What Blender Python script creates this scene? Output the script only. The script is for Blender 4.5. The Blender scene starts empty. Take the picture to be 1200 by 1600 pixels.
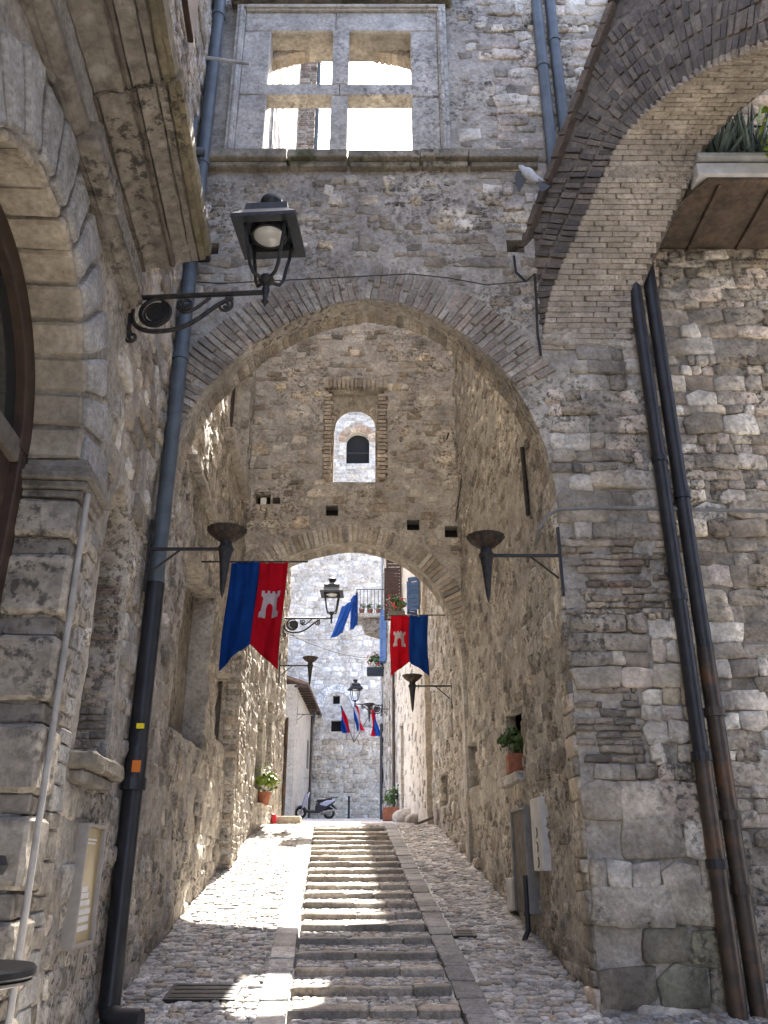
import bpy, bmesh, math, random
import numpy as np
from mathutils import Matrix, Vector
from mathutils.geometry import delaunay_2d_cdt

S = bpy.context.scene
C = S.collection
R = math.radians
ZC = 1.7                      # eye height above the lowest ground
TH = R(22.8); FP = 1309.0     # camera pitch, focal length in photo pixels
ct, st = math.cos(TH), math.sin(TH)

# ------------------------------------------------------------------ camera, sky, sun, exposure
cam = bpy.data.cameras.new('camera'); co = bpy.data.objects.new('camera', cam); C.objects.link(co)
co.location = (0, 0, ZC); co.rotation_euler = (R(90) + TH, 0, 0)
cam.sensor_fit = 'VERTICAL'; cam.sensor_height = 24; cam.lens = 24 * FP / 1600
cam.clip_start = .05; cam.clip_end = 400
S.camera = co

SUN_EL, SUN_AZ = R(54), R(3.3)          # sun ahead of the camera, a little to the right of +Y
w = bpy.data.worlds.new('World'); S.world = w; w.use_nodes = True
nt = w.node_tree; bg = nt.nodes['Background']
sky = nt.nodes.new('ShaderNodeTexSky'); sky.sky_type = 'NISHITA'; sky.sun_disc = False
sky.sun_elevation = SUN_EL; sky.sun_rotation = SUN_AZ
sky.air_density = .45; sky.dust_density = 3.5; sky.ozone_density = .2
nt.links.new(sky.outputs[0], bg.inputs[0]); bg.inputs[1].default_value = .15
sl = bpy.data.lights.new('sun', 'SUN'); sl.energy = 4.8; sl.angle = R(.53); sl.color = (1, .95, .87)
so = bpy.data.objects.new('sun', sl); C.objects.link(so)
sd = Vector((math.sin(SUN_AZ) * math.cos(SUN_EL), math.cos(SUN_AZ) * math.cos(SUN_EL), math.sin(SUN_EL)))
so.rotation_euler = sd.to_track_quat('Z', 'Y').to_euler(); so.location = (0, 0, 40)
S.view_settings.view_transform = 'Standard'; S.view_settings.look = 'None'
S.view_settings.exposure = 3.3; S.view_settings.gamma = 1
S.cycles.max_bounces = 5; S.cycles.diffuse_bounces = 4; S.cycles.glossy_bounces = 2
S.cycles.use_denoising = True; S.cycles.use_light_tree = False

# ------------------------------------------------------------------ placing helpers
def ray(px, py):
    u = (px - 600) / FP; v = (800 - py) / FP
    return Vector((u, ct - v * st, st + v * ct))
def at(px, py, Y):                    # point of the plane y = Y that the photo shows at this pixel
    d = ray(px, py); p = d * (Y / d.y); p.z += ZC; return p
def proj(p):
    x, y, z = p[0], p[1], p[2] - ZC
    dep = y * ct + z * st
    if dep < .1: return None
    return 600 + FP * x / dep, 800 - FP * (z * ct - y * st) / dep, dep
def gz(y):                            # height of the climbing street
    z = np.interp(y, [-12, 0, 6, 8, 18.5, 44, 70], [-.4, 0, .226, .58, 2.44, 3.8, 4.6])
    return float(z)
rng = np.random.default_rng(7); rnd = random.Random(5)

# ------------------------------------------------------------------ numpy value noise
def _h(ix, iy, seed):
    n = (ix.astype(np.int64) * 374761393 + iy.astype(np.int64) * 668265263 + seed * 1274126177) & 0x7fffffff
    n = ((n ^ (n >> 13)) * 1274126177) & 0x7fffffff
    return ((n ^ (n >> 16)) & 0xffff) / 65535.0
def vn(x, y, seed=0):
    x = np.asarray(x, float); y = np.asarray(y, float)
    ix = np.floor(x); iy = np.floor(y); fx = x - ix; fy = y - iy
    fx = fx * fx * (3 - 2 * fx); fy = fy * fy * (3 - 2 * fy)
    a = _h(ix, iy, seed); b = _h(ix + 1, iy, seed); c = _h(ix, iy + 1, seed); d = _h(ix + 1, iy + 1, seed)
    return (a + (b - a) * fx) * (1 - fy) + (c + (d - c) * fx) * fy
def fbm(x, y, seed=0, o=4):
    r = 0; a = .5; f = 1.0
    for i in range(o):
        r = r + a * (vn(x * f, y * f, seed + i * 17) - .5); a *= .55; f *= 2.1
    return r

# ------------------------------------------------------------------ materials
MATS = {}
def new_mat(name):
    m = bpy.data.materials.new(name); m.use_nodes = True; MATS[name] = m
    return m, m.node_tree, m.node_tree.nodes['Principled BSDF']
def N(nt, t, **k):
    n = nt.nodes.new(t)
    for a, v in k.items(): setattr(n, a, v)
    return n
def noise(nt, vec, scale, detail=5, rough=.55):
    detail = min(detail, 4); n = N(nt, 'ShaderNodeTexNoise'); n.inputs['Scale'].default_value = scale
    n.inputs['Detail'].default_value = detail; n.inputs['Roughness'].default_value = rough
    nt.links.new(vec, n.inputs['Vector']); return n.outputs[0]
def ramp(nt, fac, a, b, ca=(0, 0, 0, 1), cb=(1, 1, 1, 1)):
    r = N(nt, 'ShaderNodeValToRGB'); e = r.color_ramp.elements
    e[0].position = a; e[1].position = b; e[0].color = ca; e[1].color = cb
    nt.links.new(fac, r.inputs[0]); return r.outputs[0]
def mix(nt, fac, a, b, mode='MIX'):
    m = N(nt, 'ShaderNodeMix', data_type='RGBA', blend_type=mode)
    for s, v in ((m.inputs[0], fac), (m.inputs[6], a), (m.inputs[7], b)):
        if isinstance(v, (int, float)): s.default_value = v
        elif isinstance(v, tuple): s.default_value = v if len(v) == 4 else (*v, 1)
        else: nt.links.new(v, s)
    return m.outputs[2]
def rocky(name, src, var=.35, fine=26, bump=.5, dist=.012, stain=.5, stain_scale=1.1, stain_col=(.055, .05, .045),
          light=.0, rough=.93, moss=0.0, vstreak=False, sp=.42):
    """stone, mortar, brick, plaster: colour from a constant, the object's colour or the 'Col' attribute"""
    m, nt, b = new_mat(name)
    g = N(nt, 'ShaderNodeNewGeometry').outputs['Position']
    if src == 'obj': col = N(nt, 'ShaderNodeObjectInfo').outputs['Color']
    elif src == 'col': col = N(nt, 'ShaderNodeAttribute', attribute_name='Col').outputs['Color']
    else: col = src
    n1 = noise(nt, g, 2.3, 6, .6); n2 = noise(nt, g, fine, 6, .65)
    n0 = noise(nt, g, .75, 5, .6); n5 = noise(nt, g, 7.5, 5, .6)
    v1 = ramp(nt, n1, .28, .72, (1 - var,) * 3 + (1,), (1 + var, 1 + var * .97, 1 + var * .92, 1))
    c = mix(nt, 1.0, col, v1, 'MULTIPLY')
    c = mix(nt, 1.0, c, ramp(nt, n0, .3, .7, (1 - var * .5, 1 - var * .45, 1 - var * .36, 1), (1 + var * .5, 1 + var * .46, 1 + var * .4, 1)), 'MULTIPLY')
    c = mix(nt, 1.0, c, ramp(nt, n5, .3, .7, (.8, .79, .77, 1), (1.18, 1.18, 1.18, 1)), 'MULTIPLY')
    v2 = ramp(nt, n2, sp - .12, sp + .2, (.68, .66, .64, 1), (1.08, 1.08, 1.08, 1))
    c = mix(nt, 1.0, c, v2, 'MULTIPLY')
    if light:
        c = mix(nt, mixf(nt, ramp(nt, noise(nt, g, 5.5, 5, .6), .55, .68), light), c, (.46, .44, .40))
    if stain:
        big = noise(nt, g, stain_scale, 4, .62)
        sfac = mixf(nt, ramp(nt, big, .47, .66), stain * .62); c = mix(nt, sfac, c, stain_col)
        fl = N(nt, 'ShaderNodeMath', operation='MULTIPLY'); nt.links.new(ramp(nt, n0, .44, .58), fl.inputs[0]); nt.links.new(ramp(nt, noise(nt, g, fine * .62, 4, .7), .50, .60), fl.inputs[1])
        c = mix(nt, mixf(nt, fl.outputs[0], min(.85, stain * 1.3)), c, (.035, .033, .03))
    if moss:
        c = mix(nt, mixf(nt, ramp(nt, noise(nt, g, 1.7, 7, .7), .55, .66), moss), c, (.045, .055, .02))
    nt.links.new(c, b.inputs['Base Color']); b.inputs['Roughness'].default_value = rough
    b.inputs['Specular IOR Level'].default_value = .25
    bm = N(nt, 'ShaderNodeBump'); bm.inputs['Strength'].default_value = bump; bm.inputs['Distance'].default_value = dist
    nt.links.new(noise(nt, g, fine * .6, 4, .72), bm.inputs['Height']); nt.links.new(bm.outputs[0], b.inputs['Normal'])
    return m
def mixf(nt, f, k):
    m = N(nt, 'ShaderNodeMath', operation='MULTIPLY'); nt.links.new(f, m.inputs[0]); m.inputs[1].default_value = k
    return m.outputs[0]
def cloth(name, col):
    m, nt, b = new_mat(name); g = N(nt, 'ShaderNodeNewGeometry').outputs['Position']
    c = mix(nt, 1.0, col, ramp(nt, noise(nt, g, 5, 4), .3, .7, (.85, .85, .85, 1), (1.12, 1.12, 1.12, 1)), 'MULTIPLY')
    nt.links.new(c, b.inputs['Base Color']); b.inputs['Roughness'].default_value = .85; b.inputs['Specular IOR Level'].default_value = .1
    wv = N(nt, 'ShaderNodeTexWave'); wv.inputs['Scale'].default_value = 90; wv.inputs['Distortion'].default_value = 1.5; nt.links.new(g, wv.inputs['Vector'])
    bm = N(nt, 'ShaderNodeBump'); bm.inputs['Strength'].default_value = .25; bm.inputs['Distance'].default_value = .003; nt.links.new(wv.outputs[0], bm.inputs['Height']); nt.links.new(bm.outputs[0], b.inputs['Normal'])
    tr = N(nt, 'ShaderNodeBsdfTranslucent'); nt.links.new(c, tr.inputs['Color']); mx = N(nt, 'ShaderNodeMixShader'); mx.inputs[0].default_value = .38
    nt.links.new(b.outputs[0], mx.inputs[1]); nt.links.new(tr.outputs[0], mx.inputs[2]); nt.links.new(mx.outputs[0], nt.nodes['Material Output'].inputs['Surface'])
def plain(name, col, rough=.5, metal=0., spec=.4, var=.2, scale=14, bump=.0, two=None, trans=0, alpha=1):
    m, nt, b = new_mat(name)
    g = N(nt, 'ShaderNodeNewGeometry').outputs['Position']
    n1 = noise(nt, g, scale, 6, .6)
    v = ramp(nt, n1, .3, .7, (1 - var,) * 3 + (1,), (1 + var,) * 3 + (1,))
    c = mix(nt, 1.0, col, v, 'MULTIPLY')
    if two: c = mix(nt, ramp(nt, noise(nt, g, scale * .5, 8, .7), .5, .62), c, two)
    nt.links.new(c, b.inputs['Base Color'])
    b.inputs['Roughness'].default_value = rough; b.inputs['Metallic'].default_value = metal
    b.inputs['Specular IOR Level'].default_value = spec
    if bump:
        bm = N(nt, 'ShaderNodeBump'); bm.inputs['Strength'].default_value = bump; bm.inputs['Distance'].default_value = .005
        nt.links.new(noise(nt, g, scale * 3, 6, .6), bm.inputs['Height']); nt.links.new(bm.outputs[0], b.inputs['Normal'])
    return m

# ------------------------------------------------------------------ objects
def tag(o, label=None, cat=None, group=None, kind=None):
    if label: o['label'] = label
    if cat: o['category'] = cat
    if group: o['group'] = group
    if kind: o['kind'] = kind
    return o
def thing(name, loc, label=None, cat=None, group=None, kind=None, rz=0):
    o = bpy.data.objects.new(name, None); o.empty_display_size = .2; C.objects.link(o)
    o.location = loc; o.rotation_euler = (0, 0, rz)
    return tag(o, label, cat, group, kind)
def attach(o, parent):                 # child keeps its world place
    if parent is not None:
        o.parent = parent
        par = parent
        mw = par.matrix_basis.copy()
        if par.parent is not None: mw = par.parent.matrix_basis @ par.matrix_parent_inverse @ mw
        o.matrix_parent_inverse = mw.inverted()
    return o
def mesh(name, verts, faces, mat=None, smooth=False):
    me = bpy.data.meshes.new(name); me.from_pydata([tuple(v) for v in verts], [], [tuple(f) for f in faces])
    if mat: me.materials.append(MATS[mat] if isinstance(mat, str) else mat)
    if smooth: me.shade_smooth()
    me.update(); return me
def link(name, me, parent=None, M=None, local=False):
    o = bpy.data.objects.new(name, me); C.objects.link(o)
    if M is not None: o.matrix_basis = M
    if parent is not None:
        if local: o.parent = parent
        else: attach(o, parent)
    return o
class MB:
    def __init__(s): s.v = []; s.f = []
    def add(s, vs, fs):
        k = len(s.v); s.v += [Vector(v) for v in vs]; s.f += [tuple(i + k for i in f) for f in fs]; return s
    def box(s, lo, hi, M=None):
        x0, y0, z0 = lo; x1, y1, z1 = hi
        vs = [Vector(p) for p in ((x0, y0, z0), (x1, y0, z0), (x1, y1, z0), (x0, y1, z0), (x0, y0, z1), (x1, y0, z1), (x1, y1, z1), (x0, y1, z1))]
        if M is not None: vs = [M @ v for v in vs]
        return s.add(vs, [(0, 3, 2, 1), (4, 5, 6, 7), (0, 1, 5, 4), (1, 2, 6, 5), (2, 3, 7, 6), (3, 0, 4, 7)])
    def tube(s, path, r, n=8, cap=True):
        path = [Vector(p) for p in path]; rs = r if isinstance(r, (list, tuple)) else [r] * len(path)
        t0 = (path[1] - path[0]).normalized()
        up = Vector((0, 0, 1)) if abs(t0.z) < .9 else Vector((1, 0, 0))
        a = t0.cross(up).normalized(); vs = []; fs = []
        for i, p in enumerate(path):
            t = (path[min(i + 1, len(path) - 1)] - path[max(i - 1, 0)])
            t = t.normalized() if t.length > 1e-9 else t0
            a = (a - t * a.dot(t)); a = a.normalized() if a.length > 1e-6 else t.orthogonal().normalized()
            b = t.cross(a)
            for k in range(n):
                q = 2 * math.pi * k / n; vs.append(p + (a * math.cos(q) + b * math.sin(q)) * rs[i])
        for i in range(len(path) - 1):
            for k in range(n):
                fs.append((i * n + k, i * n + (k + 1) % n, (i + 1) * n + (k + 1) % n, (i + 1) * n + k))
        if cap:
            fs.append(tuple(range(n - 1, -1, -1))); fs.append(tuple((len(path) - 1) * n + k for k in range(n)))
        return s.add(vs, fs)
    def lathe(s, prof, n=24, c=(0, 0, 0), ripple=0, rn=12, rfrom=0):
        c = Vector(c); vs = []; fs = []
        for i, (r, z) in enumerate(prof):
            for k in range(n):
                q = 2 * math.pi * k / n; rr = r * (1 + (ripple * math.cos(rn * q) if i >= rfrom else 0))
                vs.append(c + Vector((rr * math.cos(q), rr * math.sin(q), z)))
        for i in range(len(prof) - 1):
            for k in range(n): fs.append((i * n + k, i * n + (k + 1) % n, (i + 1) * n + (k + 1) % n, (i + 1) * n + k))
        fs.append(tuple(range(n - 1, -1, -1))); fs.append(tuple((len(prof) - 1) * n + k for k in range(n)))
        return s.add(vs, fs)
    def prism(s, poly, d0, d1, M):     # poly in local (x, z), extruded along local y from d0 to d1
        n = len(poly); vs = [M @ Vector((p[0], d0, p[1])) for p in poly] + [M @ Vector((p[0], d1, p[1])) for p in poly]
        fs = [tuple(range(n)), tuple(range(2 * n - 1, n - 1, -1))] + [(i, i + n, (i + 1) % n + n, (i + 1) % n) for i in range(n)]
        return s.add(vs, fs)
    def bars(s, pts, w, d):
        for a, b in zip(pts[:-1], pts[1:]): s.tube([a, b], w, d)
        return s
    def build(s, name, mat, parent=None, smooth=False, bevel=0, local=False):
        me = mesh(name, s.v, s.f, mat)
        bm = bmesh.new(); bm.from_mesh(me)
        bmesh.ops.recalc_face_normals(bm, faces=bm.faces)
        if bevel:
            es = [e for e in bm.edges if len(e.link_faces) == 2 and e.calc_face_angle(0) > .6]
            bmesh.ops.bevel(bm, geom=es, offset=bevel, segments=1, affect='EDGES')
        bm.to_mesh(me); bm.free()
        if smooth:
            me.shade_smooth()
            try: me.set_sharp_from_angle(angle=R(40))
            except Exception: pass
        return link(name, me, parent, local=local)
I4 = Matrix.Identity(4)
def frame(ox, oy, a, oz=0): return Matrix.Translation((ox, oy, oz)) @ Matrix.Rotation(a, 4, 'Z')

# ------------------------------------------------------------------ stones: shared shapes, laid out one by one
def stone_proto(name, seed, square, bulge):
    r = np.random.default_rng(seed); e = .09 if square else .17
    cor = [np.array(p) + r.uniform(-e, e * .35, 2) * np.sign(p) * -1 for p in ((-.5, -.5), (.5, -.5), (.5, .5), (-.5, .5))]
    if not square and r.random() < .55:                    # a corner knocked off
        q = r.integers(4); p = cor[q]; a_ = p + (cor[q - 1] - p) * r.uniform(.2, .4); b_ = p + (cor[(q + 1) % 4] - p) * r.uniform(.2, .4); cor = cor[:q] + [a_, b_] + cor[q + 1:]
    out = []
    for i in range(len(cor)):
        p, q = cor[i], cor[(i + 1) % len(cor)]
        for t in (.07, .5, .93): out.append(p + (q - p) * t + r.uniform(-.018, .018, 2) * (1 if square else 1.6))
    out = np.array(out); k = len(out); cen = out.mean(0); vs = []
    for sc, n, jit in ((1.0, .5, 0), (1.0, -.30, .07), (.95, -.45, .05), (.55, -.5, .09 * bulge)):
        for i in range(k): p = cen + (out[i] - cen) * sc; vs.append((p[0], n + r.uniform(-jit, jit), p[1]))
    vs.append((cen[0], -.5 + r.uniform(-.08, .08) * bulge, cen[1])); fs = []
    for l in range(3):
        for i in range(k): fs.append((l * k + i, (l + 1) * k + i, (l + 1) * k + (i + 1) % k, l * k + (i + 1) % k))
    for i in range(k): fs.append((3 * k + i, 4 * k, 3 * k + (i + 1) % k))
    return np.array(vs), fs
def pebble_proto(name, seed, square, bulge):
    r = np.random.default_rng(seed); k = 9
    q = np.linspace(0, 2 * np.pi, k, endpoint=False) + r.uniform(-.2, .2, k); p = 3.0
    rad = (np.abs(np.cos(q)) ** p + np.abs(np.sin(q)) ** p) ** (-1 / p) * .5 * r.uniform(.82, 1.06, k); ox, oz = rad * np.cos(q), rad * np.sin(q); vs = []
    for sc, n, jit in ((1.0, .5, 0), (1.0, -.26, .04), (.88, -.45, .03), (.45, -.5, .05)):
        for i in range(k): vs.append((ox[i] * sc, n + r.uniform(-jit, jit) * bulge, oz[i] * sc))
    vs.append((0, -.5 + r.uniform(-.05, .05), 0)); fs = []
    for l in range(3):
        for i in range(k): fs.append((l * k + i, (l + 1) * k + i, (l + 1) * k + (i + 1) % k, l * k + (i + 1) % k))
    for i in range(k): fs.append((3 * k + i, 4 * k, 3 * k + (i + 1) % k))
    return np.array(vs), fs
class Protos:
    def __init__(s, name, specs, mat_obj, fn=stone_proto, sharp=45):
        s.d = [fn(name, *sp) for sp in specs]; s.me = []; s.sharp = sharp
        for v, f in s.d:
            me = mesh(name, v, f, mat_obj); me.shade_smooth(); s.me.append(me)
def lay_stones(parent, name, stones, protos, mat_stuff, limit=300, stuff_name=None, minpx=7):
    """stones: list of (M 4x4 with scale, colour, size). The largest in the photo become objects, the rest one part."""
    sc = []
    for i, (M, col, size) in enumerate(stones):
        q = proj(M.translation)
        v = 0
        if q and -20 < q[0] < 1220 and -20 < q[1] < 1620: v = size * FP / q[2]
        sc.append(v)
    order = sorted(range(len(stones)), key=lambda i: -sc[i])
    big = [i for i in order[:limit] if sc[i] >= minpx]; bs = set(big)
    for i in big:
        M, col, size = stones[i]
        o = link(name, protos.me[i % len(protos.me)], parent, M); o.color = (*col, 1)
    rest = [i for i in range(len(stones)) if i not in bs]
    if rest: join_stones(parent, stuff_name or name + '_infill', [stones[i] for i in rest], rest, protos, mat_stuff)
def join_stones(parent, name, sts, idx, protos, mat_stuff):
    VV = []; FF = []; CC = []; k = 0
    for (M, col, size), i in zip(sts, idx):
        v, f = protos.d[i % len(protos.d)]
        m = np.array(M); VV.append(v @ m[:3, :3].T + m[:3, 3]); CC.append(np.tile(np.array((*col, 1.0)), (len(v), 1)))
        FF += [tuple(a + k for a in q) for q in f]; k += len(v)
    me = bpy.data.meshes.new(name); me.from_pydata(np.concatenate(VV).tolist(), [], FF)
    me.materials.append(MATS[mat_stuff]); me.shade_smooth()
    a = me.color_attributes.new('Col', 'FLOAT_COLOR', 'POINT'); a.data.foreach_set('color', np.concatenate(CC).astype(np.float32).ravel())
    o = link(name, me, parent); o['kind'] = 'stuff'; return o
def inpoly(x, y, poly):
    r = False; n = len(poly); j = n - 1
    for i in range(n):
        xi, yi = poly[i]; xj, yj = poly[j]
        if (yi > y) != (yj > y) and x < (xj - xi) * (y - yi) / (yj - yi) + xi: r = not r
        j = i
    return r
def inpoly_np(x, y, poly):
    r = np.zeros(len(x), bool); n = len(poly); j = n - 1
    for i in range(n):
        xi, yi = poly[i]; xj, yj = poly[j]
        if yi != yj:
            r ^= ((yi > y) != (yj > y)) & (x < (xj - xi) * (y - yi) / (yj - yi) + xi)
        j = i
    return r
def pick(pal, lo=.78, hi=1.2):
    c = pal[rng.integers(len(pal))]; k = rng.uniform(lo, hi)
    return tuple(float(a * k) for a in c)
def rubble(Fm, s0, s1, t0, t1, rows, widths, pal, skip=(), cover=.8, proud=(-.005, .03), depth=.14, gap=.012, disp=None,
           where=None, tilt=.05, size=(1, 1)):
    """rows of uneven stones on a wall frame; returns the stone list"""
    out = []; t = t0
    while t < t1:
        h = min(rng.uniform(*rows), max(t1 - t, rows[0] * .6)); s = s0 + rng.uniform(0, .03)
        while s < s1 - .03:
            wd = h * rng.uniform(*widths) if rng.random() > .12 else h * rng.uniform(.6, 1.0)
            if s + wd > s1 - h * .5: wd = s1 - s
            cx, cy = s + wd / 2, t + h / 2 + rng.uniform(-.08, .08) * h
            s += wd
            if rng.random() > cover: continue
            hw, hh = wd * .46, h * .46
            if any(inpoly(cx + a * hw, cy + b * hh, p) for p in skip for a, b in ((0, 0), (-1, -1), (1, -1), (1, 1), (-1, 1), (0, 1), (0, -1), (1, 0), (-1, 0))): continue
            if where and not where(cx, cy): continue
            hhh = (h - gap) * rng.uniform(.92, 1.05) * size[1]; www = max(.03, wd - gap) * size[0]
            pr = rng.uniform(*proud) + (disp(cx, cy) if disp else 0)
            M = Fm @ Matrix.Translation((cx, depth / 2 - pr, cy)) @ Matrix.Rotation(rng.uniform(-tilt, tilt), 4, 'Y') @ \
                Matrix.Rotation(rng.uniform(-.06, .06), 4, 'X') @ Matrix.Rotation(rng.uniform(-.05, .05), 4, 'Z') @ \
                Matrix.Diagonal((www, depth, hhh, 1)) @ (Matrix.Diagonal((-1, 1, -1, 1)) if rng.random() < .5 else I4)
            out.append((M, pick(pal), math.sqrt(www * hhh)))
        t += h
    return out
def roughen(o, cuts=2, amp=.01, scale=7, seed=0):
    """real wear on a carved block: finer mesh pushed about by noise"""
    me = o.data; bm = bmesh.new(); bm.from_mesh(me)
    bmesh.ops.triangulate(bm, faces=[f for f in bm.faces if len(f.verts) > 4])
    for _ in range(cuts):
        L = sorted((e.calc_length() for e in bm.edges)); 
        bmesh.ops.subdivide_edges(bm, edges=[e for e in bm.edges if e.calc_length() > max(.07, L[-1] * .3)], cuts=1, use_grid_fill=True)
    bm.normal_update()
    co = np.array([v.co[:] for v in bm.verts]); nn = np.array([v.normal[:] for v in bm.verts])
    d = (fbm(co[:, 0] * scale + co[:, 2] * 3.1, co[:, 1] * scale + co[:, 2] * scale * .8, seed, 4)) * amp * 4
    for v, p in zip(bm.verts, co + nn * d[:, None]): v.co = p
    bm.to_mesh(me); bm.free(); me.shade_smooth(); me.set_sharp_from_angle(angle=R(38)); return o
def arc_poly(fn, n): return [fn(i / (n - 1)) for i in range(n)]
def densify(poly, d, closed=True):
    out = []; n = len(poly)
    for i in range(n if closed else n - 1):
        a = Vector(poly[i]); b = Vector(poly[(i + 1) % n]); k = max(1, int((b - a).length / d))
        for j in range(k): out.append(tuple(a.lerp(b, j / k)))
    if not closed: out.append(tuple(poly[-1]))
    return out
def wall_core(name, Fm, s0, s1, t0, t1, mat, parent, holes=(), d=.09, amp=.03, nscale=2.2, seed=1, thick=0, top=None, ends=True):
    """the mortar body of a wall: a rough sheet with openings cut in it, reveals, ends, a back.
    holes: (poly, reveal depth, closed back material or None)"""
    disp = lambda s, t: amp * 2 * fbm(np.asarray(s, float) * nscale, np.asarray(t, float) * nscale, seed, 5)
    topf = top or (lambda s: t1)
    P = [(s0, t0), (s1, t0)] + [(s, topf(s)) for s in np.linspace(s1, s0, max(2, int((s1 - s0) / .15) if top else 2))]
    out = densify(P, d)
    pts = [Vector(p) for p in out]; ed = [(i, (i + 1) % len(out)) for i in range(len(out))]
    HP = []
    for h in holes:
        hp = densify(h[0], d * .8); k = len(pts); HP.append(hp)
        pts += [Vector(p) for p in hp]; ed += [(k + i, k + (i + 1) % len(hp)) for i in range(len(hp))]
    gs, gt = np.meshgrid(np.arange(s0 + d, s1 - d * .5, d), np.arange(t0 + d, t1 - d * .5, d))
    gs = gs.ravel() + rng.uniform(-.3, .3, gs.size) * d; gt = gt.ravel() + rng.uniform(-.3, .3, gt.size) * d
    ok = np.ones(len(gs), bool)
    if top: ok &= gt < np.array([topf(s) for s in gs]) - d * .5
    for hp in HP: ok &= ~inpoly_np(gs, gt, hp)
    pts += [Vector((float(a), float(b))) for a, b in zip(gs[ok], gt[ok])]
    vo, eo, fo, _, _, _ = delaunay_2d_cdt(pts, ed, [], 1, 1e-5)
    V2 = np.array([tuple(v) for v in vo]); F = np.array(fo); cen = V2[F].mean(1)
    keep = np.ones(len(F), bool)
    if top: keep &= inpoly_np(cen[:, 0], cen[:, 1], out)
    for hp in HP: keep &= ~inpoly_np(cen[:, 0], cen[:, 1], hp)
    F = F[keep]
    nn = -disp(V2[:, 0], V2[:, 1])
    V = [(a, n, b) for (a, b), n in zip(V2, nn)]; faces = [tuple(int(q) for q in f) for f in F]
    extra = {}
    def strip(loop, depth, closed, inward):
        rows = max(2, int(depth / d) + 1); k = len(V); n = len(loop)
        for r in range(rows + 1):
            y = depth * r / rows
            for i, (a, b) in enumerate(loop):
                n0 = -float(disp(a, b))
                if r == 0: V.append((a, n0, b)); continue
                j = .6 * amp * float(fbm(np.array(a * 3 + y * 4.3 + b), np.array(b * 3 - y * 3.7), seed + 5))
                V.append((a + j, y if r > 0 else n0, b + j))
        for r in range(rows):
            for i in range(n if closed else n - 1):
                q = (k + r * n + i, k + r * n + (i + 1) % n, k + (r + 1) * n + (i + 1) % n, k + (r + 1) * n + i)
                faces.append(q)
        return
    for h, hp in zip(holes, HP): strip(hp, h[1], True, True)
    if thick: strip(out, thick, True, False)
    me = mesh(name, V, faces, mat)
    bm = bmesh.new(); bm.from_mesh(me); bmesh.ops.remove_doubles(bm, verts=bm.verts, dist=.0005)
    bmesh.ops.recalc_face_normals(bm, faces=bm.faces); bm.to_mesh(me); bm.free()
    me.shade_smooth(); me.set_sharp_from_angle(angle=R(50))
    o = link(name, me, parent, Fm)
    for h in holes:
        if h[2]:
            n = len(h[0]); yb = h[1] - .003
            b = mesh('recess_back', [(a, yb, c) for a, c in h[0]], [tuple(range(n))], h[2]); link('recess_back', b, parent, Fm)
    if thick:                            # plain back sheet with the same openings
        pts = [Vector(p) for p in P]; ed = [(i, (i + 1) % len(P)) for i in range(len(P))]
        for h in holes:
            if h[1] >= thick - .01:
                k = len(pts); pts += [Vector(p) for p in h[0]]; ed += [(k + i, k + (i + 1) % len(h[0])) for i in range(len(h[0]))]
        vo, eo, fo, _, _, _ = delaunay_2d_cdt(pts, ed, [], 1, 1e-5)
        V2 = np.array([tuple(v) for v in vo]); F = np.array(fo); cen = V2[F].mean(1); keep = inpoly_np(cen[:, 0], cen[:, 1], P)
        for h in holes:
            if h[1] >= thick - .01: keep &= ~inpoly_np(cen[:, 0], cen[:, 1], h[0])
        b = mesh('wall_back', [(a, thick, c) for a, c in V2], [tuple(int(q) for q in f) for f in F[keep]], mat); link('wall_back', b, parent, Fm)
    return o, (lambda s, t: float(disp(s, t)))
def ring_bricks(Fm, curve, wid, length, y0, y1, pal, parent, protos, name='brick', jit=.012, rows=1, lift=0.0):
    """bricks set on edge along an arch curve given as a dense polyline in (s, t); returns the count"""
    P = [Vector(p) for p in curve]; L = [0]
    for a, b in zip(P[:-1], P[1:]): L.append(L[-1] + (b - a).length)
    n = int(L[-1] / wid); i = 0; k = 0
    for j in range(n):
        l = (j + .5) * L[-1] / n
        while i < len(P) - 2 and L[i + 1] < l: i += 1
        t = (P[i + 1] - P[i]).normalized(); c = P[i].lerp(P[i + 1], (l - L[i]) / max(1e-6, L[i + 1] - L[i]))
        nrm = Vector((-t.y, t.x))
        cuts = [0, length] if rows == 1 else ([0, length * .52, length] if j % 2 else [0, length * .36, length])
        for a, b in zip(cuts[:-1], cuts[1:]):
            q = c + nrm * ((a + b) / 2 + lift); ang = math.atan2(t.y, t.x); pr = rng.uniform(-jit, jit)
            M = Fm @ Matrix.Translation((q.x, (y0 + y1) / 2 + pr, q.y)) @ Matrix.Rotation(-ang + rng.uniform(-.03, .03), 4, 'Y') @ \
                Matrix.Diagonal((L[-1] / n * rng.uniform(.76, .94), y1 - y0, (b - a) * rng.uniform(.94, .985), 1))
            o = link(name, protos.me[k % len(protos.me)], parent, M); o.color = (*pick(pal), 1); k += 1
    return k
def brick_proto(seed):
    r = np.random.default_rng(seed); bm = bmesh.new(); bmesh.ops.create_cube(bm, size=1)
    bmesh.ops.bevel(bm, geom=bm.edges[:], offset=.07, segments=1, affect='EDGES')
    for v in bm.verts: v.co += Vector(r.uniform(-.025, .025, 3))
    me = bpy.data.meshes.new('brick'); bm.to_mesh(me); bm.free()
    vs = np.array([v.co[:] for v in me.vertices]); fs = [tuple(p.vertices) for p in me.polygons]
    return vs, fs
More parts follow.
